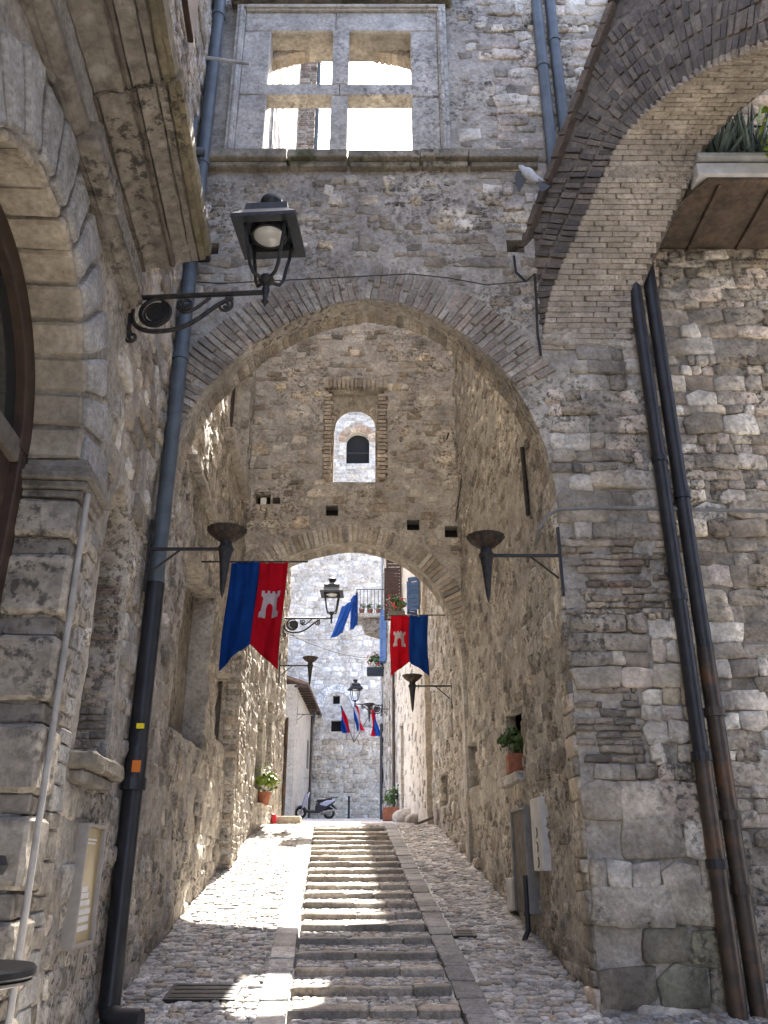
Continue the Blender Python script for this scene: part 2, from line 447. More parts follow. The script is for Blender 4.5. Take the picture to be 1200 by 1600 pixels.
# ------------------------------------------------------------------ materials in use
rocky('mortar_grey', (.40, .365, .315), var=.3, fine=22, bump=.9, dist=.02, stain=.55, light=.45)
rocky('mortar_warm', (.39, .36, .315), var=.32, fine=20, bump=1.0, dist=.022, stain=.45, light=.25)
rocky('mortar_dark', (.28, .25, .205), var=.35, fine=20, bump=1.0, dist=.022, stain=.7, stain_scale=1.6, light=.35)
rocky('plaster_grey', (.36, .35, .335), var=.25, fine=30, bump=.5, dist=.008, stain=.5, light=.2)
rocky('plaster_cream', (.42, .37, .30), var=.12, fine=18, bump=.25, dist=.006, stain=.22)
rocky('stone_piece', 'obj', var=.35, fine=26, bump=1.0, dist=.018, stain=.6, stain_scale=2.8)
rocky('stone_many', 'col', var=.35, fine=26, bump=1.0, dist=.018, stain=.6, stain_scale=2.8)
rocky('brick_piece', 'obj', var=.25, fine=34, bump=.7, dist=.008, stain=.35, stain_scale=2.2)
rocky('brick_many', 'col', var=.25, fine=34, bump=.7, dist=.008, stain=.35, stain_scale=2.2)
rocky('carved_stone', (.46, .435, .395), var=.2, fine=24, bump=.45, dist=.008, stain=.45, stain_scale=2.0, stain_col=(.10, .10, .10))
rocky('carved_moss', (.27, .24, .19), var=.35, fine=22, bump=.8, dist=.012, stain=.6, stain_scale=2.6, moss=.75)
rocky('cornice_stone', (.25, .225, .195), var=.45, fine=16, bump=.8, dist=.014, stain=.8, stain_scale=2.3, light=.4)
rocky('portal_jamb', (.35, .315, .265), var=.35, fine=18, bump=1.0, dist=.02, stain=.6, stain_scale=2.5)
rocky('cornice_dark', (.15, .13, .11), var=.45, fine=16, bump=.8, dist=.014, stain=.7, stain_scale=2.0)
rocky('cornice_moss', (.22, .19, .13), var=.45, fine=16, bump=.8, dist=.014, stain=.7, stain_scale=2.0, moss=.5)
plain('duct', (.30, .285, .265), rough=.7, var=.25, scale=6)
rocky('portal_tan', (.40, .35, .28), var=.25, fine=20, bump=.9, dist=.014, stain=.35, stain_scale=2.5)
rocky('paving', (.30, .285, .26), var=.3, fine=18, bump=.9, dist=.02, stain=.4)
rocky('cobble_piece', 'obj', var=.3, fine=30, bump=.7, dist=.008, stain=.4, stain_scale=2)
rocky('cobble_many', 'col', var=.3, fine=30, bump=.7, dist=.008, stain=.4, stain_scale=2)
rocky('render_dark', (.10, .075, .055), var=.35, fine=12, bump=.4, dist=.008, stain=.5)
plain('iron', (.022, .023, .025), rough=.55, metal=.3, var=.4, scale=30, bump=.3, two=(.045, .035, .028))
plain('iron_blue', (.028, .034, .042), rough=.5, metal=.4, var=.3, scale=20, bump=.2)
plain('pipe_blue', (.085, .10, .112), rough=.55, metal=.2, var=.25, scale=5, bump=.15)
plain('pipe_dark', (.022, .022, .024), rough=.45, metal=.2, var=.35, scale=6, bump=.2)
plain('pipe_brown', (.055, .042, .032), rough=.45, metal=.3, var=.4, scale=5, bump=.2, two=(.10, .055, .03))
plain('rust', (.10, .055, .03), rough=.85, var=.5, scale=12, bump=.4)
plain('zinc', (.33, .33, .32), rough=.5, metal=.2, var=.25, scale=8)
plain('wood_dark', (.045, .026, .017), rough=.6, var=.4, scale=9, bump=.3)
plain('wood_grey', (.11, .095, .078), rough=.8, var=.4, scale=10, bump=.4)
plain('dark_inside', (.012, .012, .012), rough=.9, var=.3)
plain('glass_dark', (.02, .024, .024), rough=.08, spec=.6, var=.1)
plain('lamp_glass', (.5, .5, .48), rough=.08, spec=.6, var=.1, scale=6)
plain('plaque_grey', (.46, .45, .43), rough=.7, var=.2, scale=5)
plain('white_paint', (.62, .61, .59), rough=.6, var=.12, scale=6)
cloth('flag_blue', (.008, .055, .25))
cloth('flag_red', (.50, .008, .022))
cloth('flag_white', (.60, .56, .60))
cloth('flag_light_blue', (.02, .07, .26))
plain('flag_yellow', (.7, .5, .03), rough=.8, var=.05)
plain('terracotta', (.27, .10, .055), rough=.85, var=.25, scale=14, bump=.3)
plain('leaf', (.05, .095, .02), rough=.55, var=.4, scale=25)
plain('leaf_bright', (.17, .24, .03), rough=.5, var=.3, scale=25)
plain('agave', (.10, .14, .12), rough=.5, var=.3, scale=12)
plain('petal', (.45, .02, .03), rough=.6, var=.2)
plain('shutter_brown', (.05, .025, .018), rough=.6, var=.3, scale=8)
plain('shutter_blue', (.07, .13, .27), rough=.6, var=.2, scale=8)
plain('scooter_paint', (.34, .33, .40), rough=.25, spec=.6, var=.05)
plain('scooter_black', (.012, .012, .014), rough=.5, var=.2)
plain('rubber', (.015, .015, .015), rough=.85, var=.2)
plain('sticker_yellow', (.75, .6, .02), rough=.6, var=.05)
plain('sticker_orange', (.6, .16, .02), rough=.6, var=.05)
plain('case_board', (.30, .22, .09), rough=.35, var=.2, scale=6)
plain('aluminium', (.27, .245, .22), rough=.45, metal=.4, var=.15)
plain('tile_roof', (.16, .10, .07), rough=.85, var=.4, scale=8, bump=.4)
plain('bird_pale', (.42, .44, .48), rough=.8, var=.2, scale=30)
plain('bird_dark', (.07, .075, .085), rough=.8, var=.2, scale=30)

GREY = [(0.382, 0.335, 0.273), (0.466, 0.415, 0.341), (0.307, 0.270, 0.218), (0.265, 0.230, 0.182), (0.371, 0.315, 0.246), (0.318, 0.265, 0.200), (0.424, 0.375, 0.309), (0.350, 0.310, 0.259)]
LITE = [(0.657, 0.600, 0.510), (0.594, 0.530, 0.437), (0.615, 0.520, 0.400), (0.551, 0.460, 0.328), (0.700, 0.645, 0.555)]
WARM = [(.40, .365, .315), (.46, .42, .36), (.33, .30, .26), (.50, .465, .405), (.37, .32, .265), (.27, .245, .21)]
PALE = [(.58, .53, .455), (.66, .615, .535), (.48, .43, .355), (.53, .455, .375), (.41, .37, .31), (.56, .49, .385), (.34, .305, .25), (.54, .465, .395)]
BRICKS = [(.27, .225, .185), (.31, .26, .215), (.23, .20, .17), (.29, .255, .215), (.34, .295, .245), (.27, .20, .16)]
BRICK_TAN = [(.36, .305, .24), (.41, .35, .28), (.31, .265, .21), (.38, .33, .265)]
COB = [(.40, .385, .365), (.47, .45, .425), (.35, .34, .325), (.38, .355, .32), (.43, .42, .405)]
P_RUB = Protos('stone', [(11 + i, False, 1.0) for i in range(10)], 'stone_piece')
P_ASH = Protos('stone', [(41 + i, True, .6) for i in range(8)], 'stone_piece')
P_COB = Protos('cobblestone', [(71 + i, False, .7) for i in range(12)], 'cobble_piece', lambda n, s_, q, b: pebble_proto(n, s_, q, b) if s_ % 3 else stone_proto(n, s_, False, .8))
class _B: pass
P_BRK = _B(); P_BRK.d = [brick_proto(90 + i) for i in range(5)]; P_BRK.me = [mesh('brick', v, f, 'brick_piece') for v, f in P_BRK.d]

# ------------------------------------------------------------------ street: ground, side ramps, stairs
street = thing('street', (0, 0, 0), kind='structure')
def xl(y): return -.80 - .062 * (y - 8)
def xr(y): return .64 - .062 * (y - 8)
xs = np.concatenate([[-30, -14, -7], np.linspace(-3.4, 2.4, 40), [5, 12, 30]]); ys = np.concatenate([[-12, -5, 0, 4], np.linspace(6, 24, 110), np.linspace(25, 46, 30), [70]])
V = []; F = []
for j, y in enumerate(ys):
    for i, x in enumerate(xs):
        n = .02 * float(fbm(np.array(x * 2), np.array(y * 2), 3)) * 2
        inside = xl(y) + .0 < x < xr(y) and y < 18.4
        V.append((x, y, gz(y) + n - (.12 if inside else .014 if y < 23 else 0)))
for j in range(len(ys) - 1):
    for i in range(len(xs) - 1):
        k = j * len(xs) + i; F.append((k, k + 1, k + len(xs) + 1, k + len(xs)))
def paved(name, src, sc):                # far paving: rounded setts as relief of the material
    m, nt, b = new_mat(name); g = N(nt, 'ShaderNodeNewGeometry').outputs['Position']
    v = N(nt, 'ShaderNodeTexVoronoi'); v.inputs['Scale'].default_value = sc; nt.links.new(g, v.inputs['Vector'])
    c = mix(nt, 1.0, src, ramp(nt, v.outputs['Color'], .1, .9, (.8, .8, .8, 1), (1.2, 1.2, 1.2, 1)), 'MULTIPLY')
    c = mix(nt, 1.0, c, ramp(nt, noise(nt, g, 1.5, 6), .3, .7, (.75, .75, .75, 1), (1.2, 1.2, 1.2, 1)), 'MULTIPLY')
    nt.links.new(c, b.inputs[0]); b.inputs['Roughness'].default_value = .85
    bm = N(nt, 'ShaderNodeBump'); bm.inputs['Strength'].default_value = .8; bm.inputs['Distance'].default_value = .03; bm.invert = True
    nt.links.new(v.outputs['Distance'], bm.inputs['Height']); nt.links.new(bm.outputs[0], b.inputs['Normal'])
paved('setts', (.33, .315, .29), 9)
go = link('ground', mesh('ground', V, F, 'setts', True), street)

SL = math.atan(.177)
UP = Matrix.Rotation(R(-90), 4, 'X')
def cobble(x, y, z, w_, l_, h_, pitch=SL, yaw=None):
    yaw = rng.uniform(-.18, .18) if yaw is None else yaw
    return (Matrix.Translation((x, y, z)) @ Matrix.Rotation(yaw, 4, 'Z') @ Matrix.Rotation(pitch + rng.uniform(-.035, .035), 4, 'X') @ Matrix.Rotation(rng.uniform(-.035, .035), 4, 'Y')
            @ UP @ Matrix.Diagonal((w_, h_, l_, 1)), pick(COB + [(.28, .265, .25), (.33, .28, .22)], .7, 1.15), math.sqrt(w_ * l_) * .8)
def wl(y): return -2.3 - .0454 * (y - 8.45) if y > 8.4 else -2.35 + .08 * (8 - y)
def wr(y): return 1.8 - .067 * (y - 8.45) if y > 8 else 3.2
cobs = []
y = 5.6
while y < 23:
    l_ = rng.uniform(.06, .09)
    for lo, hi in ((wl(y) - .05, xl(y) - .26), (xr(y) + .26, wr(y) + .05)):
        if y > 18.4: lo, hi = (wl(y), wr(y)) if lo < -1.5 and hi < 0 else (1, 0)
        x = lo + rng.uniform(0, .06)
        while x < hi:
            w_ = rng.uniform(.05, .15)
            cobs.append(cobble(x + w_ / 2, y + rng.uniform(-.02, .02), gz(y) - .037 + rng.uniform(-.010, .006), w_ * 1.02, l_ * 1.12, .08, SL if y < 18.5 else .05)); x += w_
    y += l_
TREAD, NST = .525, 23
Y0 = 6.38
def sy(i): return Y0 + TREAD * i
stairs = thing('stairs', (0, 8, gz(8)), kind='structure')
STEPC = [(.30, .265, .22), (.33, .295, .245), (.26, .235, .20), (.35, .30, .24)]
tcobs = []
for i in range(NST):
    y = sy(i); zt = gz(y) + .035; cuts = sorted([xl(y)] + [xl(y) + (xr(y) - xl(y)) * q for q in ((.38 + rng.uniform(-.1, .1)), (.72 + rng.uniform(-.08, .08)))][:(2 if i % 3 else 3)] + [xr(y)])
    for a, b in zip(cuts[:-1], cuts[1:]):
        M = Matrix.Translation(((a + b) / 2, y + .07 + rng.uniform(-.008, .008), zt - .085 + rng.uniform(-.008, .006))) @ Matrix.Rotation(rng.uniform(-.015, .015), 4, 'Z') @ Matrix.Rotation(rng.uniform(-.01, .03), 4, 'X') @ Matrix.Rotation(rng.uniform(-.008, .008), 4, 'Y') @ Matrix.Diagonal((b - a - .006, .17, .17, 1))
        o = link('step_stone', P_BRK.me[rng.integers(5)], stairs, M); o.color = (*pick(STEPC, .85, 1.15), 1)
    # cobbled tread
    ty = y + .165
    while ty < y + TREAD - .02:
        l_ = rng.uniform(.05, .085); x = xl(y)
        while x < xr(y) - .05:
            w_ = rng.uniform(.05, .12)
            tcobs.append(cobble(x + w_ / 2, ty + l_ / 2, zt - .046 + (ty - y) * .062 + rng.uniform(-.007, .005), w_ * 1.03, l_ * 1.14, .08, .06)); x += w_
        ty += l_
bed = MB()
for i in range(NST): bed.box((xl(sy(i)) + .01, sy(i) + .1, gz(sy(i)) - .3), (xr(sy(i)) - .01, sy(i) + TREAD + .1, gz(sy(i)) + .0))
bed.build('step_bed', 'paving', stairs)
lay_stones(street, 'cobblestone', cobs, P_COB, 'cobble_many', 300, 'cobble_surface')
lay_stones(stairs, 'cobblestone', tcobs, P_COB, 'cobble_many', 300, 'cobble_surface')
for side in (0, 1):                      # flagstone strips along the stairs
    y = 6.2
    while y < 18.6:
        l_ = rng.uniform(.28, .5); ym = y + l_ / 2; x = xl(ym) - .13 if side == 0 else xr(ym) + .13
        M = Matrix.Translation((x, ym, gz(ym) - .042 + rng.uniform(-.006, .006))) @ Matrix.Rotation(.062, 4, 'Z') @ Matrix.Rotation(SL, 4, 'X') @ Matrix.Rotation(rng.uniform(-.02, .02), 4, 'Y') @ Matrix.Diagonal((.245, l_ - .012, .12, 1))
        o = link('kerb_stone', P_BRK.me[rng.integers(5)], street, M); c = pick(COB if side == 0 else [(.22, .215, .21), (.26, .25, .24), (.19, .185, .18)], .85, 1.1); o.color = (*c, 1)
        y += l_
# manhole covers on the ramps
for px, py, Y, w_, l_ in ((318, 1553, 8.42, .62, .42), (725, 1458, 10.3, .26, .26)):
    p = at(px, py, Y)
    mh = MB().box((-w_ / 2, -l_ / 2, -.03), (w_ / 2, l_ / 2, .006), Matrix.Translation((p.x, Y, gz(Y) + .012)) @ Matrix.Rotation(SL, 4, 'X'))
    for k in range(4): mh.box((-w_ / 2 + .04, -l_ / 2 + l_ * (k + .5) / 4 - .012, .006), (w_ / 2 - .04, -l_ / 2 + l_ * (k + .5) / 4 + .012, .011), Matrix.Translation((p.x, Y, gz(Y) + .012)) @ Matrix.Rotation(SL, 4, 'X'))
    o = mh.build('manhole_cover', 'iron'); tag(o, ['wide rectangular iron drain cover set in the left cobbled ramp', 'small square iron cover set in the right cobbled ramp'][px > 600], 'manhole cover')
# ------------------------------------------------------------------ front wall with the pointed brick arch
def smooth(pts, n=14):
    P = [Vector(p) for p in pts]; P = [P[0] * 2 - P[1]] + P + [P[-1] * 2 - P[-2]]; out = []
    for i in range(1, len(P) - 2):
        a, b, c, d = P[i - 1:i + 3]
        for k in range(n):
            t = k / n; out.append(tuple(.5 * ((2 * b) + (c - a) * t + (2 * a - 5 * b + 4 * c - d) * t * t + (3 * b - a - 3 * c + d) * t ** 3)))
    out.append(tuple(P[-2])); return out
def offset(curve, d):
    P = [Vector(p) for p in curve]; out = []
    for i, p in enumerate(P):
        t = (P[min(i + 1, len(P) - 1)] - P[max(i - 1, 0)]).normalized(); out.append(tuple(p + Vector((-t.y, t.x)) * d))
    return out
up = lambda pts: [(a, b + ZC) for a, b in pts]
YA = 8.0; FA = frame(0, YA, 0)
A1 = smooth(up([(-2.3, 3.5), (-2.26, 4.0), (-2.1, 4.58), (-1.78, 5.07), (-1.31, 5.55), (-.74, 5.89), (-.22, 6.03)]), 8)[:-1] + smooth(up([(-.22, 6.03), (.3, 5.92), (.87, 5.56), (1.38, 4.98), (1.68, 4.3), (1.8, 3.65)]), 8)
hole1 = [(-2.3, gz(8) - .5)] + A1 + [(1.8, gz(8) - .5)]
A1r = list(reversed(A1))                 # right-to-left so that the offset points outwards
A1c = [p for p in A1 if p[1] > 4.45 + ZC and not (p[0] > 1.0 and p[1] < 4.75 + ZC)]
ext1 = offset(A1c, .51)
ring1 = A1c + list(reversed(ext1))
Wn = dict(l=-1.55, r=.38, b=8.22 + ZC, t=10.42 + ZC)
winhole = [(Wn['l'], Wn['b']), (Wn['r'], Wn['b']), (Wn['r'], Wn['t'])] + [(Wn['l'] + (Wn['r'] - Wn['l']) * (1 - q), Wn['t'] + 0 * q) for q in (.5,)] + [(Wn['l'], Wn['t'])]
fw = thing('arch_wall', (0, YA, gz(8)), 'tall grey rubble wall with a wide pointed brick arch and a stone cross window above', 'wall')
tz = at(1100, 395, 8.32).z
def sq(px, py, Y, r): p = at(px, py, Y); return rect(p.x - r * 1.1, p.x + r, p.z - r, p.z + r * .9)
def rect(a, b, c, d): return [(a, c), (b, c), (b, d), (a, d)]
cutA = rect(2.96, 6.15, -.1, tz + .25); pA = [sq(806, 384, YA, .1), sq(330, 388, YA, .09)]
core, dfA = wall_core('wall_body', FA, -2.62, 6.2, -.2, 13.6, 'mortar_grey', fw, [(hole1, .43, None), (winhole, .43, None), (cutA, .43, None)] + [(q, .25, 'dark_inside') for q in pA], d=.075, amp=.022, thick=.43, seed=3)
skipA = [hole1, ring1, cutA] + pA + [ [(-2.15, 9.6), (.95, 9.6), (.95, 13.0), (-2.15, 13.0)]]
pier = lambda s, t: s > 1.75 and t < 7.3
st1 = rubble(FA, -2.6, 5.5, 4.0, 13.5, (.06, .15), (1.0, 2.6), GREY, skipA, .8, (-.012, .018), .12, .012, dfA, lambda s, t: not pier(s, t) and not (s > 1.5 and t > 8.5), .12)
st1 += rubble(FA, -2.55, 1.6, 6.9, 13.5, (.10, .22), (.9, 1.7), LITE, skipA, .1, (.012, .03), .12, .012, dfA, lambda s, t: not (s > 1.5 and t > 8.5), .25)
st1 += rubble(FA, 1.45, 5.5, 8.4, 13.5, (.12, .2), (1.2, 2.4), PALE, skipA, .95, (.02, .045), .12, .014, dfA)
lay_stones(fw, 'stone', st1, P_RUB, 'stone_many', 300, 'stone_infill')
stp = rubble(FA, 1.775, 2.95, gz(8) - .3, 2.55, (.2, .36), (.9, 1.7), PALE + PALE + GREY, skipA, 1, (.05, .085), .16, .02, dfA, tilt=.03)
stp += rubble(FA, 1.775, 2.4, 2.55, 3.25, (.06, .085), (2.4, 3.8), BRICKS + BRICK_TAN, skipA, .97, (.025, .045), .16, .012, dfA, tilt=.02)
stp += rubble(FA, 2.41, 2.95, 2.55, 3.25, (.13, .24), (.8, 1.5), PALE + LITE, skipA, .95, (.045, .075), .16, .02, dfA, tilt=.1)
stp += rubble(FA, 1.775, 2.55, 3.25, 3.95, (.14, .22), (1.4, 2.6), PALE + GREY, skipA, 1, (.05, .075), .16, .018, dfA, tilt=.02)
stp += rubble(FA, 2.56, 2.95, 3.25, 3.95, (.12, .24), (.7, 1.3), PALE + LITE, skipA, .9, (.04, .075), .16, .02, dfA, tilt=.12)
stp += rubble(FA, 1.775, 2.95, 3.95, 4.75, (.055, .085), (1.8, 3.6), BRICKS + BRICK_TAN + GREY, skipA, .9, (.02, .05), .16, .012, dfA, tilt=.03)
stp += rubble(FA, 1.775, 2.95, 4.75, 7.35, (.10, .22), (.9, 2.2), PALE + WARM + GREY + [(.17, .16, .145)], skipA, .9, (.02, .06), .16, .018, dfA, tilt=.08)
def mossy(st):                            # algae on the damp stones at the foot of the pier
    q = proj(st[0].translation); f = math.exp(-(((q[0] - 1085) / 50) ** 2 + ((q[1] - 1500) / 70) ** 2)); c_ = st[1]
    return (st[0], tuple(float(a_ * (1 - f) + b_ * f) for a_, b_ in zip(c_, (.075, .085, .04))), st[2])
stp = [mossy(s_) for s_ in stp]
lay_stones(fw, 'stone', stp, P_RUB, 'stone_many', 260, 'stone_infill')
# reveal of the right jamb: quoin stones turning the corner into the passage
FJ = frame(1.8, YA, R(-90))
stj = rubble(FJ, -.45, -.02, gz(8) - .2, 5.2, (.12, .26), (1.0, 1.9), WARM + PALE, [], .95, (.02, .045), .12, .014, None, tilt=.03)
lay_stones(fw, 'stone', stj, P_ASH, 'stone_many', 60, 'stone_infill')
nb = ring_bricks(FA, A1c, .08, .50, -.022, .2, [(.33, .285, .235), (.36, .315, .265), (.29, .25, .21), (.38, .34, .29), (.31, .26, .21), (.34, .275, .22)], fw, P_BRK, 'brick', rows=2)
nb2 = ring_bricks(FA, A1, .083, .12, .21, .44, BRICK_TAN + WARM, fw, P_BRK, 'brick', lift=-.012)
# cross window: jambs, head, mullion, transom, moulded frame, sill
def stone_box(parent, name, lo, hi, mat='carved_stone', M=I4, bevel=.012):
    return MB().box(lo, hi, M).build(name, mat, parent, bevel=bevel)
wl_, wr_, wb, wt = Wn['l'], Wn['r'], Wn['b'], Wn['t']
def ws(name, x0, x1, z0, z1, y0=-.05, y1=.2, mat='carved_stone'): return stone_box(fw, name, (x0, YA + y0, z0), (x1, YA + y1, z1), mat)
ws('jamb', wl_ - .34, wl_ + .02, wb - .02, wb + 1.02); ws('jamb', wl_ - .34, wl_ + .02, wb + 1.03, wt + .0)
ws('jamb', wr_ - .02, wr_ + .34, wb - .02, wb + .98); ws('jamb', wr_ - .02, wr_ + .34, wb + .99, wt + .0)
ws('lintel', wl_ - .34, -.66, wt + .005, wt + .36); ws('lintel', -.652, wr_ + .34, wt + .005, wt + .36)
ws('mullion', -.69, -.47, wb, wb + 1.0, -.055, .16); ws('mullion', -.69, -.47, wb + 1.21, wt + .02, -.055, .16)
ws('transom', wl_ - .1, -.585, wb + 1.005, wb + 1.205, -.058, .17); ws('transom', -.578, wr_ + .1, wb + 1.005, wb + 1.205, -.058, .17)
for (x0, x1, z0, z1) in ((wl_ - .46, wl_ - .34, wb, wt + .48), (wr_ + .34, wr_ + .46, wb, wt + .48), (wl_ - .34, wr_ + .34, wt + .36, wt + .48)):
    ws('moulding', x0, x1, z0, z1, -.10, .1)
for (x0, x1, z0, z1) in ((wl_ - .41, wl_ - .36, wb, wt + .42), (wr_ + .36, wr_ + .41, wb, wt + .42), (wl_ - .36, wr_ + .36, wt + .38, wt + .43)):
    ws('moulding', x0, x1, z0, z1, -.135, -.098)
ws('cornice', wl_ - .55, wr_ + .55, wt + .50, wt + .66, -.2, .1, 'carved_moss')
x = -2.33
for k, xe in enumerate((-1.2, -.45, .45, 1.05, 1.92)):
    ws('sill_stone', x, xe - .008, wb - .17 + .01 * (k % 2), wb - .025 - .012 * (k % 3), -.17, .12, 'carved_moss')
    ws('sill_stone', x + .03, xe - .008, wb - .25, wb - .175 + .01 * (k % 2), -.1, .1, 'carved_moss'); x = xe
# segmental brick head behind the tracery, its underside showing
hd = [(wl_ - .05 + (wr_ - wl_ + .1) * i / 24, wt - .17 + .22 * (1 - (2 * i / 24 - 1) ** 2)) for i in range(25)]
roughen(MB().prism(hd + [(wr_ + .05, wt + .1), (wl_ - .05, wt + .1)], .26, .44, FA).build('brick_head', 'mortar_warm', fw), 2, .012)
ring_bricks(FA, hd, .085, .1, .25, .45, BRICK_TAN, fw, P_BRK, 'brick', lift=-.008)
for x0, x1 in ((wl_, -.69), (-.47, wr_)): roughen(MB().box((x0, YA + .165, wb + 1.09), (x1, YA + .21, wb + 1.19)).build('transom_back', 'mortar_warm', fw, bevel=.02), 3, .016)
# ------------------------------------------------------------------ second wall across the passage, with its lower arch
YB = 14.4; FB = frame(0, YB, 0)
A2 = smooth(up([(-2.5, 4.1), (-2.4, 4.5), (-2.09, 4.92), (-1.72, 5.17), (-1.17, 5.36), (-.5, 5.44), (.23, 5.23), (.81, 4.76), (1.19, 4.08), (1.36, 3.3)]), 7)
hole2 = [(-2.5, gz(14.4) - .5)] + A2 + [(1.36, gz(14.4) - .5)]
ext2 = offset(A2, .4); ring2 = A2 + list(reversed(ext2))
q = [(-.98, 6.6), (-.17, 6.6), (-.17, 8.02)] + [(-.575 + .405 * math.cos(R(a)), 8.02 + .40 * math.sin(R(a))) for a in range(15, 180, 15)] + [(-.98, 8.02)]
win2 = up(q)
sw = thing('inner_arch_wall', (0, YB, gz(YB)), 'brownish rubble wall with small arched window above a round arch, seen through the pointed arch', 'wall')
tops = lambda s: 10.55 + ZC + .25 * float(fbm(np.array(s * 1.3), np.array(2.0), 9)) + .12 * math.sin(s * 2 + 1)
rec2 = up([(-1.1, 6.67), (.0, 6.67), (.0, 8.66), (-1.1, 8.66)])
pB = [sq(519, 797, YB, .11), sq(646, 820, YB, .11), sq(706, 830, YB, .12), sq(412, 778, YB, .13), sq(432, 782, YB, .07)]
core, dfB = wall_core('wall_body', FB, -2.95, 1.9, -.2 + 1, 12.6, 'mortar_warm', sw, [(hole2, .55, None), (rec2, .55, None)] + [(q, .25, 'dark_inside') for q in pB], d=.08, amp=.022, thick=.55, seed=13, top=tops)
stB = rubble(FB, -2.6, 1.6, 6.2, 11.8, (.085, .19), (1.1, 2.5), WARM + GREY, [hole2, ring2, rec2] + pB, .8, (-.012, .018), .12, .012, dfB, None, .12)
stB += rubble(FB, -2.55, 1.5, 7.2, 11.8, (.12, .26), (.9, 1.7), LITE[1:4] + WARM[:2], [hole2, ring2, rec2] + pB, .1, (.012, .03), .12, .012, dfB, None, .25)
wall_core('window_wall', FB @ Matrix.Translation((0, .2, 0)), -1.2, .1, 6.5 + ZC, 8.8 + ZC, 'mortar_warm', sw, [(win2, .2, None)], d=.08, amp=.02, seed=17, thick=.2)
lay_stones(sw, 'stone', stB, P_RUB, 'stone_many', 300, 'stone_infill')
ring_bricks(FB, A2, .085, .36, -.02, .2, BRICK_TAN + WARM, sw, P_BRK, 'brick')
ring_bricks(FB, A2, .085, .1, .21, .51, BRICK_TAN + WARM, sw, P_BRK, 'brick', lift=-.01)
for k in range(22):                       # brick frame of the little window, standing proud
    z = 6.75 + ZC + k * .083
    for x0, x1 in ((-1.17, -1.01), (-.13, .06)):
        M = FB @ Matrix.Translation(((x0 + x1) / 2 + rng.uniform(-.015, .015), -.02, z)) @ Matrix.Diagonal(((x1 - x0) * (1 if k % 2 else .8), .2, .068, 1))
        o = link('brick', P_BRK.me[k % 5], sw, M); o.color = (*pick(BRICK_TAN), 1)
for k in range(15):
    M = FB @ Matrix.Translation((-1.13 + k * .083, -.02, 8.77 + ZC)) @ Matrix.Diagonal((.066, .2, .2, 1))
    o = link('brick', P_BRK.me[k % 5], sw, M); o.color = (*pick(BRICK_TAN), 1)
ring_bricks(FB, [(-.98, 6.7 + ZC)] + [(-.575 - .405 * math.cos(R(a)), 8.02 + ZC + .40 * math.sin(R(a))) for a in range(0, 181, 10)] + [(-.17, 6.7 + ZC)], .083, .11, .17, .36, BRICK_TAN, sw, P_BRK, 'brick')
p = at(412, 782, YB)
MB().box((p.x - .05, YB - .07, p.z - .1), (p.x + .06, YB - .0, p.z + .03)).build('stub_stone', 'white_paint', sw, bevel=.01)
MB().box((p.x - .16, YB - .12, p.z + .06), (p.x + .14, YB, p.z + .14)).build('stub_stone', 'carved_moss', sw, bevel=.02)

# ------------------------------------------------------------------ left facade with the portal
ML = .08; aL = R(90) + math.atan(ML); FL = frame(-1.71, 0, aL); kL = math.sqrt(1 + ML * ML)
def Lp(px, py, off=0.0):                  # pixel -> (s, t) on the left facade, off metres in front of it
    d = ray(px, py); k = (-1.71 + off) / (d.x + ML * d.y); p = d * k
    return (p.y * kL, p.z + ZC)
lf = thing('portal_house', (-2.2, 6, gz(6)), 'old stone house at the left edge with an arched portal under a heavy moulded cornice', 'house')
jx = Lp(90, 900)[0]                       # far jamb of the portal
print('jamb', jx, Lp(0, 275), Lp(60, 310), Lp(95, 380), Lp(115, 470), Lp(125, 560), 'ext', Lp(60, 180), Lp(95, 240), Lp(150, 520), 'niche', Lp(150, 800), Lp(200, 870), Lp(110, 1165), Lp(165, 1195), 'corn', Lp(205, 430), Lp(195, 480))
PR = 1.2; PCx = jx - PR; PCz = 2.55 + ZC
door = [(jx - 2 * PR, -.3), (jx, -.3)] + [(PCx + PR * math.cos(R(a)), PCz + PR * math.sin(R(a))) for a in range(0, 181, 10)]
nl, nr_, nbz, ntz = Lp(110, 1165)[0] + .1, Lp(200, 900)[0], Lp(165, 1195)[1], Lp(200, 870)[1]
niche = [(nl, nbz), (nr_, nbz), (nr_, ntz - .25)] + [((nl + nr_) / 2 + (nr_ - nl) / 2 * math.cos(R(a)), ntz - .25 + .75 * math.sin(R(a))) for a in range(20, 180, 20)] + [(nl, ntz - .25)]
m = MB().box((-9, -.0, -.6), (.62, .6, 14.2), FL).build('rear_wall', 'mortar_grey', lf)  # unseen run of the facade behind the camera, added to shade the street
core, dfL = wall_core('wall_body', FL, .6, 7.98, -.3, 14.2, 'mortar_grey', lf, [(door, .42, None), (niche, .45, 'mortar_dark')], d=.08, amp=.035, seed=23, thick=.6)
cs = Lp(205, 430)[0]                      # where the cornice stops
stL = rubble(FL, cs + .02, 7.9, 4.6, 14, (.12, .26), (.9, 2.0), GREY + PALE, [niche], .85, (.005, .04), .14, .012, dfL)
stL += rubble(FL, jx + .7, 7.95, gz(6) - .4, 4.6, (.1, .24), (.9, 2.1), GREY + WARM, [niche], .7, (.0, .03), .14, .012, dfL)
lay_stones(lf, 'stone', stL, P_RUB, 'stone_many', 300, 'stone_infill')
stN = rubble(frame((FL @ Vector((nr_, 0, 0))).x, (FL @ Vector((nr_, 0, 0))).y, aL - R(90)), -.46, -.02, nbz, ntz + .3, (.055, .08), (2, 3.5), BRICKS + BRICK_TAN, [], .95, (.0, .018), .1, .01, None, tilt=.02)
lay_stones(lf, 'brick', stN, P_ASH, 'stone_many', 150, 'brick_infill')
